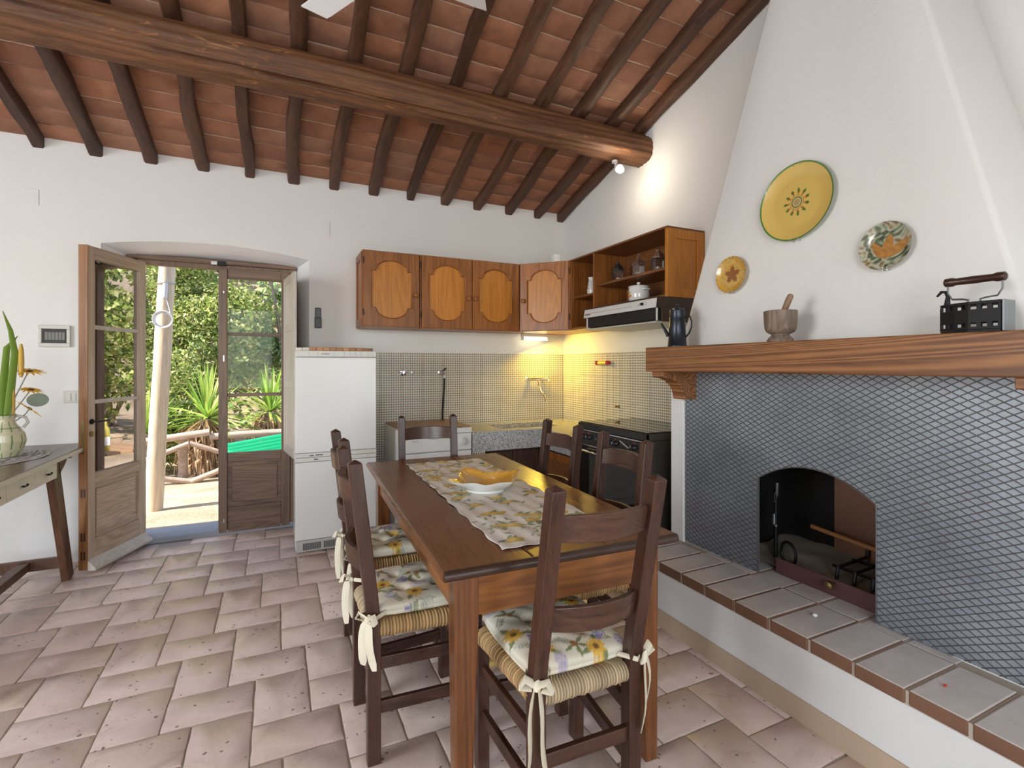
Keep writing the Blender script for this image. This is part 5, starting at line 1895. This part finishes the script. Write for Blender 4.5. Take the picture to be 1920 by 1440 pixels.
MB().lathe([(.030, 0), (.028, .006), (.012, .010), (.012, .035), (.020, .038), (.018, .05), (.003, .052)], n=20).xf(Matrix.Translation((1.003, YT, 1.287)) @ Matrix.Rotation(rad(90), 4, 'X')).build('rosette', 'chrome', st_, 40)
MB().cyl((1.0, YT - .045, 1.287), (.955, YT - .05, 1.290), .004, n=8).build('lever', 'chrome', st_, 50)
sp_ = MB().lathe([(.017, 0), (.016, .005), (.009, .006), (.008, .002)], n=18).xf(Matrix.Translation((1.083, YT, 1.287)) @ Matrix.Rotation(rad(90), 4, 'X'))
tag(sp_.build('pipe_plug', 'steel', None, 40), 'small dark round pipe plug beside the chrome stop tap', 'plug')
XT = XR - .008
hk = thing('wall_hook', (XT - .02, 3.66, 1.355), 'turned wooden hook rail in red and yellow on the tiles', 'hook')
MB().tube([(XT - .022, 3.60, 1.372), (XT - .022, 3.72, 1.372)], .017, 14).build('bar', 'yellow_paint', hk, 40)
for y0, y1 in ((3.565, 3.60), (3.72, 3.755)):
    MB().tube([(XT - .022, y0, 1.372), (XT - .022, y0 + .008, 1.372), (XT - .022, (y0 + y1) / 2, 1.372), (XT - .022, y1 - .006, 1.372), (XT - .022, y1, 1.372)], [.012, .020, .012, .020, .015], 14).build('end_cap', 'red_paint', hk, 50)
MB().box(XT - .012, XT, 3.62, 3.70, 1.364, 1.380).build('mount', 'yellow_paint', hk)
tag(MB().lathe([(.016, 0), (.014, .006), (.006, .01), (.006, .03), (.011, .034), (.002, .036)], n=14).xf(Matrix.Translation((XT, 3.46, 1.0)) @ Matrix.Rotation(rad(-90), 4, 'Y')).build('gas_tap', 'brass_old', None, 40), 'small brass gas tap on the tiles above the stove', 'tap')

# ------------------------------------------------------------------ small things on the back wall
ep = thing('electrical_panel', (-1.36, YB, 1.475), 'grey plastic electrical panel with smoked window on the wall', 'electrical panel')
fr_ = MB()
for x0, x1, z0, z1 in ((-1.444, -1.277, 1.475, 1.500), (-1.444, -1.277, 1.596, 1.62), (-1.444, -1.426, 1.50, 1.596), (-1.295, -1.277, 1.50, 1.596)):
    fr_.box(x0, x1, YB - .022, YB, z0, z1)
fr_.build('frame', 'switch_plate', ep, bevel=.003)
MB().box(-1.426, -1.295, YB - .004, YB, 1.50, 1.596).build('back_plate', 'dark_grille', ep)
for k in range(6):
    MB().box(-1.412 + k * .018, -1.397 + k * .018, YB - .012, YB - .004, 1.522, 1.574).build('breaker', 'switch_plate', ep, bevel=.001)
MB().box(-1.427, -1.294, YB - .018, YB - .015, 1.499, 1.597).build('smoked_window', 'lantern_glass', ep)
sw = thing('light_switch', (-1.26, YB, 1.096), 'beige rocker light switch behind the open door leaf', 'light switch')
MB().box(-1.318, -1.20, YB - .008, YB, 1.093, 1.177).build('plate', 'switch_plate', sw, bevel=.003)
for k in range(3):
    MB().box(-1.300 + k * .028, -1.275 + k * .028, YB - .012, YB - .007, 1.108, 1.162).build('rocker', 'off_white_plastic', sw, bevel=.002)
rm = thing('remote_control', (.30, YB, 1.655), 'black air conditioner remote in a wall holder above the refrigerator', 'remote control')
MB().box(.280, .325, YB - .024, YB - .008, 1.672, 1.82).build('handset', 'remote_grey', rm, bevel=.006)
MB().box(.277, .328, YB - .030, YB, 1.655, 1.74).build('holder', 'black_plastic', rm, bevel=.004)
for r_ in range(4):
    for c_i in range(3):
        MB().box(.288 + c_i * .011, .296 + c_i * .011, YB - .026, YB - .023, 1.752 + r_ * .015, 1.760 + r_ * .015).build('button', 'button_grey', rm)

# ------------------------------------------------------------------ spotlight on the trunk beam
sp = thing('spotlight', (2.35, 3.10, 2.78), 'small lit spotlight clamped under the end of the trunk beam', 'spotlight')
MB().lathe([(.022, 0), (.022, .016), (.012, .022)], (2.352, 3.14, 2.908), 16).build('base', 'white_paint', sp, 40)
MB().cyl((2.352, 3.14, 2.908), (2.35, 3.11, 2.865), .006, n=8).build('arm', 'white_paint', sp)
MB().tube([(2.350, 3.12, 2.878), (2.350, 3.10, 2.86), (2.349, 3.08, 2.842)], [.018, .027, .031], 16).build('shade', 'white_paint', sp, 50)
MB().lathe([(.012, 0), (.026, .008), (.030, .022), (.022, .036), (.006, .040)], (2.348, 3.068, 2.808), 18).build('bulb', 'bulb_light', sp, 60)
lamp('spotlight_glow', 'POINT', (2.335, 3.03, 2.79), 4.2, (1, .86, .66), size=.03)

# ------------------------------------------------------------------ ceiling fan
fn_ = thing('ceiling_fan', (.42, 2.23, 3.1), 'white ceiling fan hanging from the rafters', 'ceiling fan')
MB().cyl((.42, 2.23, 3.16), (.42, 2.23, 3.455), .012, n=12).build('rod', 'fan_white', fn_, 50)
MB().lathe([(.02, -.05), (.085, -.04), (.105, 0), (.10, .05), (.05, .075), (.02, .08)], (.42, 2.23, 3.1), 32).build('motor', 'fan_white', fn_, 50)
MB().lathe([(.055, 0), (.05, -.04), (.014, -.06)], (.42, 2.23, 3.455), 20).build('canopy_cap', 'fan_white', fn_, 50)
for k in range(3):
    a = rad(121) - k * math.pi * 2 / 3
    d, n_ = Vector((math.cos(a), math.sin(a), 0)), Vector((-math.sin(a), math.cos(a), 0))
    ct = Vector((.42, 2.23, 3.095))
    b = MB()
    q = []
    for rr_, hw_ in ((.08, .035), (.16, .055), (.44, .068), (.50, .066), (.52, .066)):
        for s_ in (-1, 1):
            q.append(ct + d * (rr_ - (.055 if s_ < 0 and rr_ > .49 else 0)) + n_ * hw_ * .8 * s_ + Vector((0, 0, .010 * s_)))
    vs = [p for p in q] + [p + Vector((0, 0, .007)) for p in q]
    m = len(q)
    fs = []
    for i in range(4):
        fs += [(2 * i, 2 * i + 1, 2 * i + 3, 2 * i + 2), (m + 2 * i, m + 2 * i + 2, m + 2 * i + 3, m + 2 * i + 1), (2 * i, 2 * i + 2, m + 2 * i + 2, m + 2 * i), (2 * i + 1, m + 2 * i + 1, m + 2 * i + 3, 2 * i + 3)]
    fs += [(0, m, m + 1, 1), (8, 9, m + 9, m + 8)]
    b.add(vs, fs)
    b.build('blade', 'fan_white', fn_)

# ------------------------------------------------------------------ console table with vase
cs = thing('console_table', (-1.4, 3.5, 0), 'dark console table with sheen-coloured drawer fronts against the door leaf', 'console table')
KT = .825
MB().box(-1.66, -1.128, 2.72, 4.30, KT - .028, KT).build('top', 'console_wood', cs, bevel=.006)
MB().box(-1.62, -1.166, 2.86, 3.735, .70, KT - .028).build('drawer_case', 'console_leg', cs)
for y0, y1 in ((3.428, 3.722), (3.135, 3.422), (2.87, 3.125)):
    d_ = MB().box(-1.167, -1.148, y0, y1, .702, KT - .030).build('drawer_front', 'sheen_wood', cs, bevel=.002)  # white sheen on the front comes from its pale colour
    c_ = ((y0 + y1) / 2)
    MB().tube([(-1.148, c_, .748), (-1.132, c_, .748)], .004, 8).build('pull_stem', 'black_iron', d_, 50)
    MB().tube([(-1.132, c_ - .022, .752), (-1.130, c_ - .010, .748), (-1.130, c_ + .010, .748), (-1.132, c_ + .022, .752)], [.006, .0035, .0035, .006], 8).build('pull_handle', 'black_iron', d_, 50)
MB().box(-1.129, -1.123, 2.73, 4.29, KT - .026, KT - .002).build('top_edge', 'sheen_wood', cs, bevel=.002)  # band added in pale wood to paint the sheen along the edge
for yt, yb_ in ((3.80, 4.06), (2.82, 2.62)):
    for x in (-1.20, -1.58):
        MB().beam((x, yb_, 0), (x, yt, KT - .028), .04, .085, up=(0, 1, 0), h2=.11).build('leg', 'console_leg', cs, bevel=.004)
    MB().box(-1.58, -1.20, min(yt, yb_) + (.20 if yb_ > 3 else .02), min(yt, yb_) + (.225 if yb_ > 3 else .045), .09, .16).build('foot_rail', 'console_leg', cs, bevel=.004)
br_ = [(3.85, KT - .028), (4.12, KT - .028), (4.10, .78), (4.03, .765), (3.97, .775), (3.93, .74), (3.86, .70)]
MB().prism(br_, lambda u, v, d: (d, u, v), -1.205, -1.175).build('bracket', 'console_leg', cs, bevel=.003)
MB().box(-1.42, -1.36, 2.68, 4.02, .10, .15).build('stretcher', 'console_leg', cs, bevel=.004)

vx, vy = -1.405, 3.79
dl_ = MB()
cols = []
def dfn(i, j):
    u, v = i / 47 * 2 - 1, j / 63 * 2 - 1
    hw = .20 * (1 - abs(v) ** 2.2 * .98)
    n = math.sin(37 * u + 3 * math.sin(11 * v)) * math.sin(31 * v + 2 * math.sin(9 * u))
    m = max(abs(u), abs(v))
    cols.append((.58, .55, .50) if m > .93 or n < -.05 else ((.10, .10, .10) if n > .35 else (.30, .29, .27)))
    return (vx + u * hw, vy - .03 + v * .36, KT + .0035 + .001 * math.sin(9 * u + 14 * v))
dl_.grid(dfn, 48, 64)
dl_.col = cols
o = dl_.build('table_doily', 'printed_cotton', None, 180, fix=False)
sm = o.modifiers.new('thickness', 'SOLIDIFY')
sm.thickness, sm.offset = .002, -1
tag(o, 'black and white patterned pointed doily under the vase', 'doily')
va = thing('flower_vase', (vx, vy, KT + .005), 'cream ceramic vase with green stripes on the console table', 'vase')
def vfn(a, z):
    k = (a / (2 * math.pi) * 12 + .10 * math.sin(z * 18)) % 1
    if abs(k - .5) < .05 or abs(z - .165) < .004 or z > .236:
        return (.09, .22, .06)
    return (.66, .62, .42)
vz = painted_lathe([(.055, 0), (.062, .004), (.085, .045), (.098, .09), (.092, .13), (.070, .165), (.052, .19), (.048, .21), (.058, .238), (.054, .240), (.042, .21), (.04, .15)], (vx, vy, KT + .005), vfn, 96)
vz.build('body', 'glazed_print', va, 60)
MB().tube([(vx + .050, vy + .02, KT + .235), (vx + .085, vy + .03, KT + .225), (vx + .095, vy + .035, KT + .195), (vx + .075, vy + .03, KT + .165)], .008, 10).build('handle', 'off_white_plastic', va, 60)
bz_ = KT + .10
def sunflower(dx, dy, z, tilt, label, rr_=.078):
    o = thing('artificial_sunflower', (vx, vy, bz_), label, 'flower', 'flowers in the striped vase')
    hx, hy = vx + dx, vy + dy
    MB().tube([(vx + .01, vy + .005, bz_), (vx + dx * .35, vy + dy * .35, bz_ + (z - bz_) * .55), (vx + dx * .85, vy + dy * .85, z - .03), (hx, hy, z)], .0035, 6).build('stem', 'stem_grey', o, 60)
    Rm = Matrix.Translation((hx, hy, z)) @ Matrix.Rotation(tilt[0], 4, 'X') @ Matrix.Rotation(tilt[1], 4, 'Y')
    for k in range(13):
        a = 2 * math.pi * k / 13
        p = MB()
        d, n_ = Vector((math.cos(a), math.sin(a), 0)), Vector((-math.sin(a), math.cos(a), 0))
        q = [d * .012, d * rr_ * .5 + n_ * .009 + Vector((0, 0, .004)), d * rr_ + Vector((0, 0, -.004)), d * rr_ * .5 - n_ * .009 + Vector((0, 0, .004))]
        p.add([tuple(v) for v in q] + [tuple(v - Vector((0, 0, .0015))) for v in q], [(0, 1, 2, 3), (7, 6, 5, 4), (0, 4, 5, 1), (1, 5, 6, 2), (2, 6, 7, 3), (3, 7, 4, 0)])
        p.xf(Rm)
        p.build('petal', 'petal', o)
    MB().lathe([(.014, -.004), (.016, .002), (.010, .007), (.002, .008)], n=14).xf(Rm).build('flower_heart', 'petal_heart', o, 60)
    return o
sunflower(.085, .085, 1.315, (rad(14), rad(10)), 'topmost yellow artificial sunflower in the striped vase')
sunflower(.088, .09, 1.205, (rad(12), rad(14)), 'middle yellow artificial sunflower in the striped vase', .06)
o = sunflower(.085, .08, 1.095, (rad(-20), rad(38)), 'lowest yellow artificial sunflower drooping over the striped vase')
lf = MB()
lf.grid(lambda i, j: (vx + .12 + .045 * math.cos(2 * math.pi * j / 20) * i / 6, vy + .09 + .02 * math.cos(2 * math.pi * j / 20) * i / 6, 1.145 + .040 * math.sin(2 * math.pi * j / 20) * i / 6), 7, 20, cv=True)
lf.build('leaf', 'leaf_grey', o, 60, fix=False)
def blade(pts, ws, label, cob=False):
    o = thing('dried_stalk', (vx, vy, bz_), label, 'stalk', 'flowers in the striped vase')
    b = MB()
    b.tube(pts, ws, 8, flat=.25)
    b.build('leaf_blade', 'leaf_blade', o, 60)
    if cob:
        c0 = Vector(pts[2]) + Vector((.022, .015, -.02))
        MB().tube([c0 + Vector((0, 0, t)) for t in (-.12, -.1, -.03, .04, .075)], [.006, .012, .014, .012, .005], 10).build('seed_head', 'corn_yellow', o, 60)
        MB().tube([c0 + Vector((-.03, -.02, t)) for t in (-.36, -.34, -.22, -.15)], [.006, .011, .012, .005], 10).build('seed_head', 'corn_yellow', o, 60)
blade([(vx, vy, bz_), (vx + .02, vy + .02, 1.15), (vx + .035, vy + .04, 1.42), (vx + .02, vy + .03, 1.55), (vx - .01, vy + .02, 1.66)], [.012, .02, .018, .012, .002], 'tall green maize leaf stalk with yellow cob in the vase', True)
blade([(vx - .01, vy, bz_), (vx - .01, vy + .02, 1.2), (vx + .0, vy + .04, 1.45), (vx + .04, vy + .06, 1.52)], [.010, .02, .016, .002], 'shorter bent green leaf stalk standing in the vase')

# ------------------------------------------------------------------ outdoors
def gz(x, y):
    return 1.3 * max(0, y - 12.2) - .02 - .075 * max(0, min(y - 4.9, 4.5)) + .035 * max(0, x) * min(1, max(0, y - 5) / 3)
gd = MB()
gd.grid(lambda i, j: (-14 + 34 * i / 60, 4.745 + 22 * (j / 44) ** 1.3, gz(-14 + 34 * i / 60, 4.745 + 22 * (j / 44) ** 1.3) + .012 * math.sin(i * 2.3 + j) * math.sin(j * 1.7)), 61, 45)
ground = tag(gd.build('ground', 'ground_litter', None, 60), kind='structure')

def leaves(mb, pts, size, pal, r, up=.3, asp=.5):
    n = len(pts)
    c = []
    for p in pts:
        a = Vector((r.gauss(0, 1), r.gauss(0, 1), r.gauss(0, 1) + up)).normalized()
        b = a.orthogonal().normalized()
        b = (Matrix.Rotation(r.uniform(0, 6.28), 3, a) @ b)
        s = size * r.uniform(.6, 1.3)
        p = Vector(p)
        t = a.cross(b)
        q = [p - b * s, p + t * s * asp, p + b * s, p - t * s * asp]
        base = len(mb.v)
        mb.v += [tuple(v) for v in q]
        mb.f.append((base, base + 1, base + 2, base + 3))
        col = np.array(r.choice(pal)) * r.uniform(.75, 1.5)
        c += [col] * 4
    return c
def shrub(x, y, h, rx, ry, n, label, seed, pal, name='evergreen_shrub', size=.037):
    r = random.Random(seed)
    z0 = gz(x, y)
    o = thing(name, (x, y, z0), label, 'shrub', 'evergreen shrubs behind the fence')
    st = MB()
    blobs = []
    for k in range(18):
        a, q = r.uniform(0, 6.28), r.random() ** .5
        blobs.append((x + rx * .7 * q * math.cos(a), y + ry * .6 * q * math.sin(a), z0 + h * r.uniform(.12, .88), r.uniform(.22, .42) * min(rx, 1.4)))
    for k in range(5):
        b = blobs[k]
        st.tube([(x + r.uniform(-.1, .1), y + r.uniform(-.1, .1), z0), ((x + b[0]) / 2, (y + b[1]) / 2, z0 + (b[2] - z0) * .6), (b[0], b[1], b[2])], [.05, .035, .012], 7)
    st.build('branches', 'fence_wood', o, 60)
    pts = []
    for k in range(n):
        bx_, by_, bz2, br2 = r.choice(blobs)
        d = Vector((r.gauss(0, 1), r.gauss(0, 1), r.gauss(0, 1))).normalized()
        rr2 = br2 * r.uniform(.55, 1.08)
        p = (bx_ + d.x * rr2, by_ + d.y * rr2 * .8, bz2 + d.z * rr2)
        if p[2] > gz(p[0], p[1]) + .03:
            pts.append(p)
    mb = MB()
    mb.col = leaves(mb, pts, size, pal, r)
    f_ = mb.build('foliage', 'leaf_print', o, fix=False)
    f_['kind'] = 'stuff'
    return o
PALG = [(.20, .28, .06), (.32, .38, .09), (.50, .52, .18), (.62, .58, .26), (.12, .18, .05), (.42, .38, .18), (.26, .35, .08)]
PALD = [(.12, .22, .06), (.20, .32, .09), (.32, .45, .14), (.50, .55, .24), (.07, .13, .04), (.16, .28, .10), (.52, .50, .22)]
sh_ = [(-3.9, 10.6, 4.4, 1.3, 1.0, PALG, 'olive green shrub growing past the utility pole towards the hedge end'),
       (-2.4, 11.2, 4.9, 1.4, 1.0, PALG, 'tall olive shrub between the utility pole and the spiky plant'),
       (-1.1, 10.9, 4.9, 1.4, 1.0, PALG, 'olive green shrub rising above the spiky plants'),
       (.3, 11.3, 5.2, 1.5, 1.0, PALD, 'dark green shrub seen through the closed door leaf'),
       (1.6, 10.8, 5.0, 1.4, 1.0, PALD, 'dark green shrub rising behind the green roofing sheet'),
       (-5.2, 11.4, 4.9, 1.5, 1.0, PALG, 'olive shrub at the end of the hedge past the pole'),
       (-1.8, 9.6, 1.9, 1.0, .6, PALG, 'low olive bush behind the log fence'),
       (.9, 9.7, 2.0, 1.1, .6, PALG, 'low olive bush behind the green roofing sheet')]
for i, (x, y, h, rx, ry, pal, lab) in enumerate(sh_):
    shrub(x, y, h, rx, ry, 30000 if h > 3 else 11000, lab, 60 + i, pal)
for i, (x, y, h, lab) in enumerate(((6.2, 8.6, 4.2, 'leafy tree on the gravel yard mirrored in the open door leaf'), (8.0, 10.0, 4.8, 'tall leafy tree far back on the gravel yard'), (4.6, 10.2, 4.4, 'leafy tree between the yard and the dark shrubs'), (8.2, 7.2, 4.6, 'leafy tree near the house wall end of the yard'))):
    shrub(x, y, h, 1.7, 1.5, 5200, lab, 90 + i, PALG, 'garden_tree', .075)

pl = MB()
px0, py0 = -1.115, 6.02
pz0 = gz(px0, py0)
n = 24
pr = random.Random(4)
def pfn(i, k):
    t = i / (n - 1)
    r_ = .080 - .016 * t + .003 * math.sin(5 * 2 * math.pi * k / 16 + i)
    return (px0 + .22 * t + r_ * math.cos(2 * math.pi * k / 16), py0 + r_ * math.sin(2 * math.pi * k / 16), pz0 + 4.6 * t)
pl.grid(pfn, n, 16, cv=True)
pole = thing('utility_pole', (px0, py0, pz0), 'weathered grey wooden utility pole with cable coil outside the door', 'pole')
pl.build('shaft', 'pole_wood', pole, 60)
cx, cy, cz = px0 + .10, py0 - .10, 1.80
for k in range(4):
    rr_ = .068 + .005 * k
    MB().tube([(cx + rr_ * math.cos(a), cy - .012 * k, cz + rr_ * math.sin(a)) for a in ang_pts(24, 0, 2 * math.pi * 23 / 24)], .005, 6, closed=True).build('cable_coil', 'cable_white', pole, 60)
for s_ in (-1, 1):
    MB().tube([(cx + s_ * .065, cy, cz + .02), (cx + s_ * .045, cy, cz + .13), (cx + .01 * s_ + .01, cy, cz + .22)], .005, 6).build('cable', 'cable_white', pole, 60)
MB().cyl((cx + .01, cy + .01, cz + .22), (cx + .016, cy + .01, cz + .36), .022, n=12).build('cable_sleeve', 'cable_white', pole, 50)
MB().tube([(px0 + .108 + .082 * math.cos(a), py0 + .082 * math.sin(a), cz + .37) for a in ang_pts(16, 0, 2 * math.pi * 15 / 16)], .006, 6, closed=True).build('band', 'steel', pole, 60)

fe = thing('log_fence', (-1.16, 8.1, gz(-1.16, 8.1)), 'rustic low fence of crossed bare logs', 'fence')
fz = gz(-1.16, 8.1)
def log(a, b, r_, name):
    a, b = Vector(a), Vector(b)
    pts = [a + (b - a) * t + Vector((0, 0, R.uniform(-.01, .01))) for t in (0, .25, .5, .75, 1)]
    MB().tube(pts, [r_ * R.uniform(.9, 1.1) for _ in range(5)], 9).build(name, 'fence_wood', fe, 60)
log((-1.17, 8.12, fz - .1), (-1.17, 8.12, fz + .62), .06, 'post')
log((-2.5, 8.0, fz - .1), (-2.5, 8.0, fz + .58), .06, 'post')
log((.4, 8.2, fz - .1), (.4, 8.2, fz + .62), .06, 'post')
log((-2.6, 7.98, fz + .50), (-.85, 8.08, fz + .68), .05, 'rail')
log((-.85, 8.1, fz + .62), (.5, 8.22, fz + .60), .05, 'rail')
log((-2.4, 7.92, fz + .03), (-1.08, 8.0, fz + .56), .035, 'brace')
log((-1.08, 8.02, fz + .54), (-.1, 8.1, fz + .16), .035, 'brace')
log((-2.4, 7.93, fz + .30), (-1.06, 8.0, fz + .03), .04, 'brace')
log((-1.06, 7.99, fz + .02), (-.05, 8.1, fz + .42), .04, 'brace')

def yucca(x, y, zt, nl, L, seed, label, skirt=True):
    r = random.Random(seed)
    z0 = gz(x, y)
    o = thing('yucca_plant', (x, y, z0), label, 'plant', 'spiky yucca plants behind the log fence')
    MB().cyl((x, y, z0), (x, y, zt), .13, .10, 10).build('trunk', 'fence_wood', o, 60)
    mb = MB()
    col = []
    for k in range(nl):
        a, el = r.uniform(0, 6.28), rad(r.uniform(-8, 85))
        d = Vector((math.cos(a) * math.cos(el), math.sin(a) * math.cos(el), math.sin(el)))
        sd = Vector((-math.sin(a), math.cos(a), 0))
        l_ = L * r.uniform(.7, 1.1)
        w = .020
        base = len(mb.v)
        c0 = np.array(r.choice([(.22, .36, .05), (.34, .46, .08), (.46, .54, .14), (.16, .28, .05)])) * r.uniform(.8, 1.2)
        for t, ww in ((0, .6), (.35, 1.), (.7, .8), (1, .05)):
            p = Vector((x, y, zt)) + d * l_ * t + Vector((0, 0, -.22 * l_ * t * t * math.cos(el)))
            mb.v += [tuple(p - sd * w * ww), tuple(p + Vector((0, 0, -.006))), tuple(p + sd * w * ww)]
            col += [c0 * (1.15 - .2 * (t < .2))] * 3
        for i in range(3):
            q = base + i * 3
            mb.f += [(q, q + 1, q + 4, q + 3), (q + 1, q + 2, q + 5, q + 4)]
    mb.col = col
    f_ = mb.build('leaves', 'leaf_print', o, fix=False)
    f_['kind'] = 'stuff'
    if skirt:
        mb = MB()
        col = []
        for k in range(420):
            a = r.uniform(0, 6.28)
            zz = r.uniform(z0 + .25, zt)
            r0, r1 = .12, r.uniform(.2, .42)
            l_ = r.uniform(.2, .5)
            sd = Vector((-math.sin(a), math.cos(a), 0)) * .014
            p0 = Vector((x + r0 * math.cos(a), y + r0 * math.sin(a), zz))
            p1 = Vector((x + r1 * math.cos(a + .1), y + r1 * math.sin(a + .1), zz - l_ * .35))
            p2 = Vector((x + r1 * 1.05 * math.cos(a + .15), y + r1 * 1.05 * math.sin(a + .15), max(zz - l_, z0 + .01)))
            base = len(mb.v)
            mb.v += [tuple(p0 - sd), tuple(p0 + sd), tuple(p1 + sd), tuple(p1 - sd), tuple(p2)]
            mb.f += [(base, base + 1, base + 2, base + 3), (base + 3, base + 2, base + 4)]
            col += [np.array(r.choice([(.42, .28, .16), (.55, .40, .25), (.30, .17, .09)]))] * 5
        mb.col = col
        f_ = mb.build('dead_leaf_skirt', 'leaf_print', o, fix=False)
        f_['kind'] = 'stuff'
yucca(-.95, 8.75, .55, 90, .85, 1, 'yucca with a thick skirt of dead leaves behind the fence post')
yucca(-1.75, 8.9, .35, 70, .75, 2, 'yucca leaning out between the pole and the fence post', False)
yucca(-.1, 9.0, .60, 80, .8, 3, 'yucca seen over the green sheet through the closed leaf')

# green corrugated sheet roof of a low store
gs = MB()
NXg, NYg = 40, 73
def gfn(i, j):
    u, v = i / (NXg - 1), j / (NYg - 1)
    x = (-.72 + .3 * (1 - v)) * (1 - u) + 2.5 * u
    s = .95 * v
    k = .026 * math.sin(v * 9 * 2 * math.pi)
    return (x, 7.35 + s * .62 - k * .5, -.03 + .19 * (x + .3) * .75 + s * .36 + k)
gs.grid(gfn, NXg, NYg)
rs_ = thing('roofing_sheet', (.9, 7.6, gz(.9, 7.6)), 'bright green corrugated roofing sheet on short posts', 'roofing sheet')
o = gs.build('sheet', 'green_sheet', rs_, 60, fix=False)
sm = o.modifiers.new('thickness', 'SOLIDIFY')
sm.thickness = .004
for x in (-.2, 1.1, 2.3):
    z1 = -.03 + .19 * (x + .3) * .75
    MB().cyl((x, 7.9, gz(x, 7.9) - .05), (x, 7.9, z1 + .30), .035, n=10).build('post', 'fence_wood', rs_, 60)

# patio table mirrored in the open leaf
pt_ = thing('patio_table', (.62, 5.2, gz(.62, 5.2)), 'brown wooden patio table against the outer wall with a bottle', 'table')
for k in range(5):
    MB().box(.12, 1.15, 4.86 + k * .118, 4.86 + k * .118 + .112, .535, .56).build('top_slat', 'patio_wood', pt_, bevel=.003)
for x in (.2, 1.07):
    for y in (4.93, 5.37):
        MB().beam((x, y, gz(x, y)), (x, y, .535), .05, .05, up=(0, 1, 0)).build('leg', 'patio_wood', pt_, bevel=.003)
bt = thing('wine_bottle', (.30, 5.08, .561), 'yellow glass wine bottle with paper label on the patio table', 'bottle')
MB().lathe([(.034, 0), (.037, .004), (.037, .175), (.030, .205), (.015, .235), (.0135, .29), (.0155, .292), (.0155, .30), (.012, .301)], (.30, 5.08, .561), 24).build('glass', 'bottle_glass', bt, 40)
MB().lathe([(.0374, .05), (.0376, .052), (.0376, .125), (.0374, .127)], (.30, 5.08, .561), 24, cap=False).build('label', 'paper', bt, 60, fix=False)
dp = MB().lathe([(.035, 0), (.04, .004), (.075, .018), (.078, .020), (.072, .018), (.03, .008), (.004, .007)], (.56, 5.15, .561), 28)
tag(dp.build('snack_dish', 'yellow_paint', None, 40), 'small yellow dish on the patio table', 'dish')
fpot = MB().lathe([(.10, 0), (.105, .01), (.14, .24), (.15, .245), (.15, .28), (.135, .28), (.125, .20), (.11, .19), (.01, .19)], (4.3, 7.7, gz(4.3, 7.7) + .0), 24)
tag(fpot.build('flower_pot', 'plinth_paint', None, 40), 'empty clay flower pot standing on the gravel yard', 'flower pot')

bk = MB()
br = random.Random(77)
bp = []
for k in range(15000):
    x = br.uniform(-8, 10)
    z = br.uniform(-.4, 6.2)
    bp.append((x, 12.75 + .45 * max(z, 0) + br.uniform(-.35, .2), z))
bk.col = leaves(bk, bp, .11, PALD, br)
o = bk.build('bank_foliage', 'leaf_print', None, fix=False)
tag(o, 'dense green foliage covering the bank behind the shrubs', 'foliage', kind='stuff')
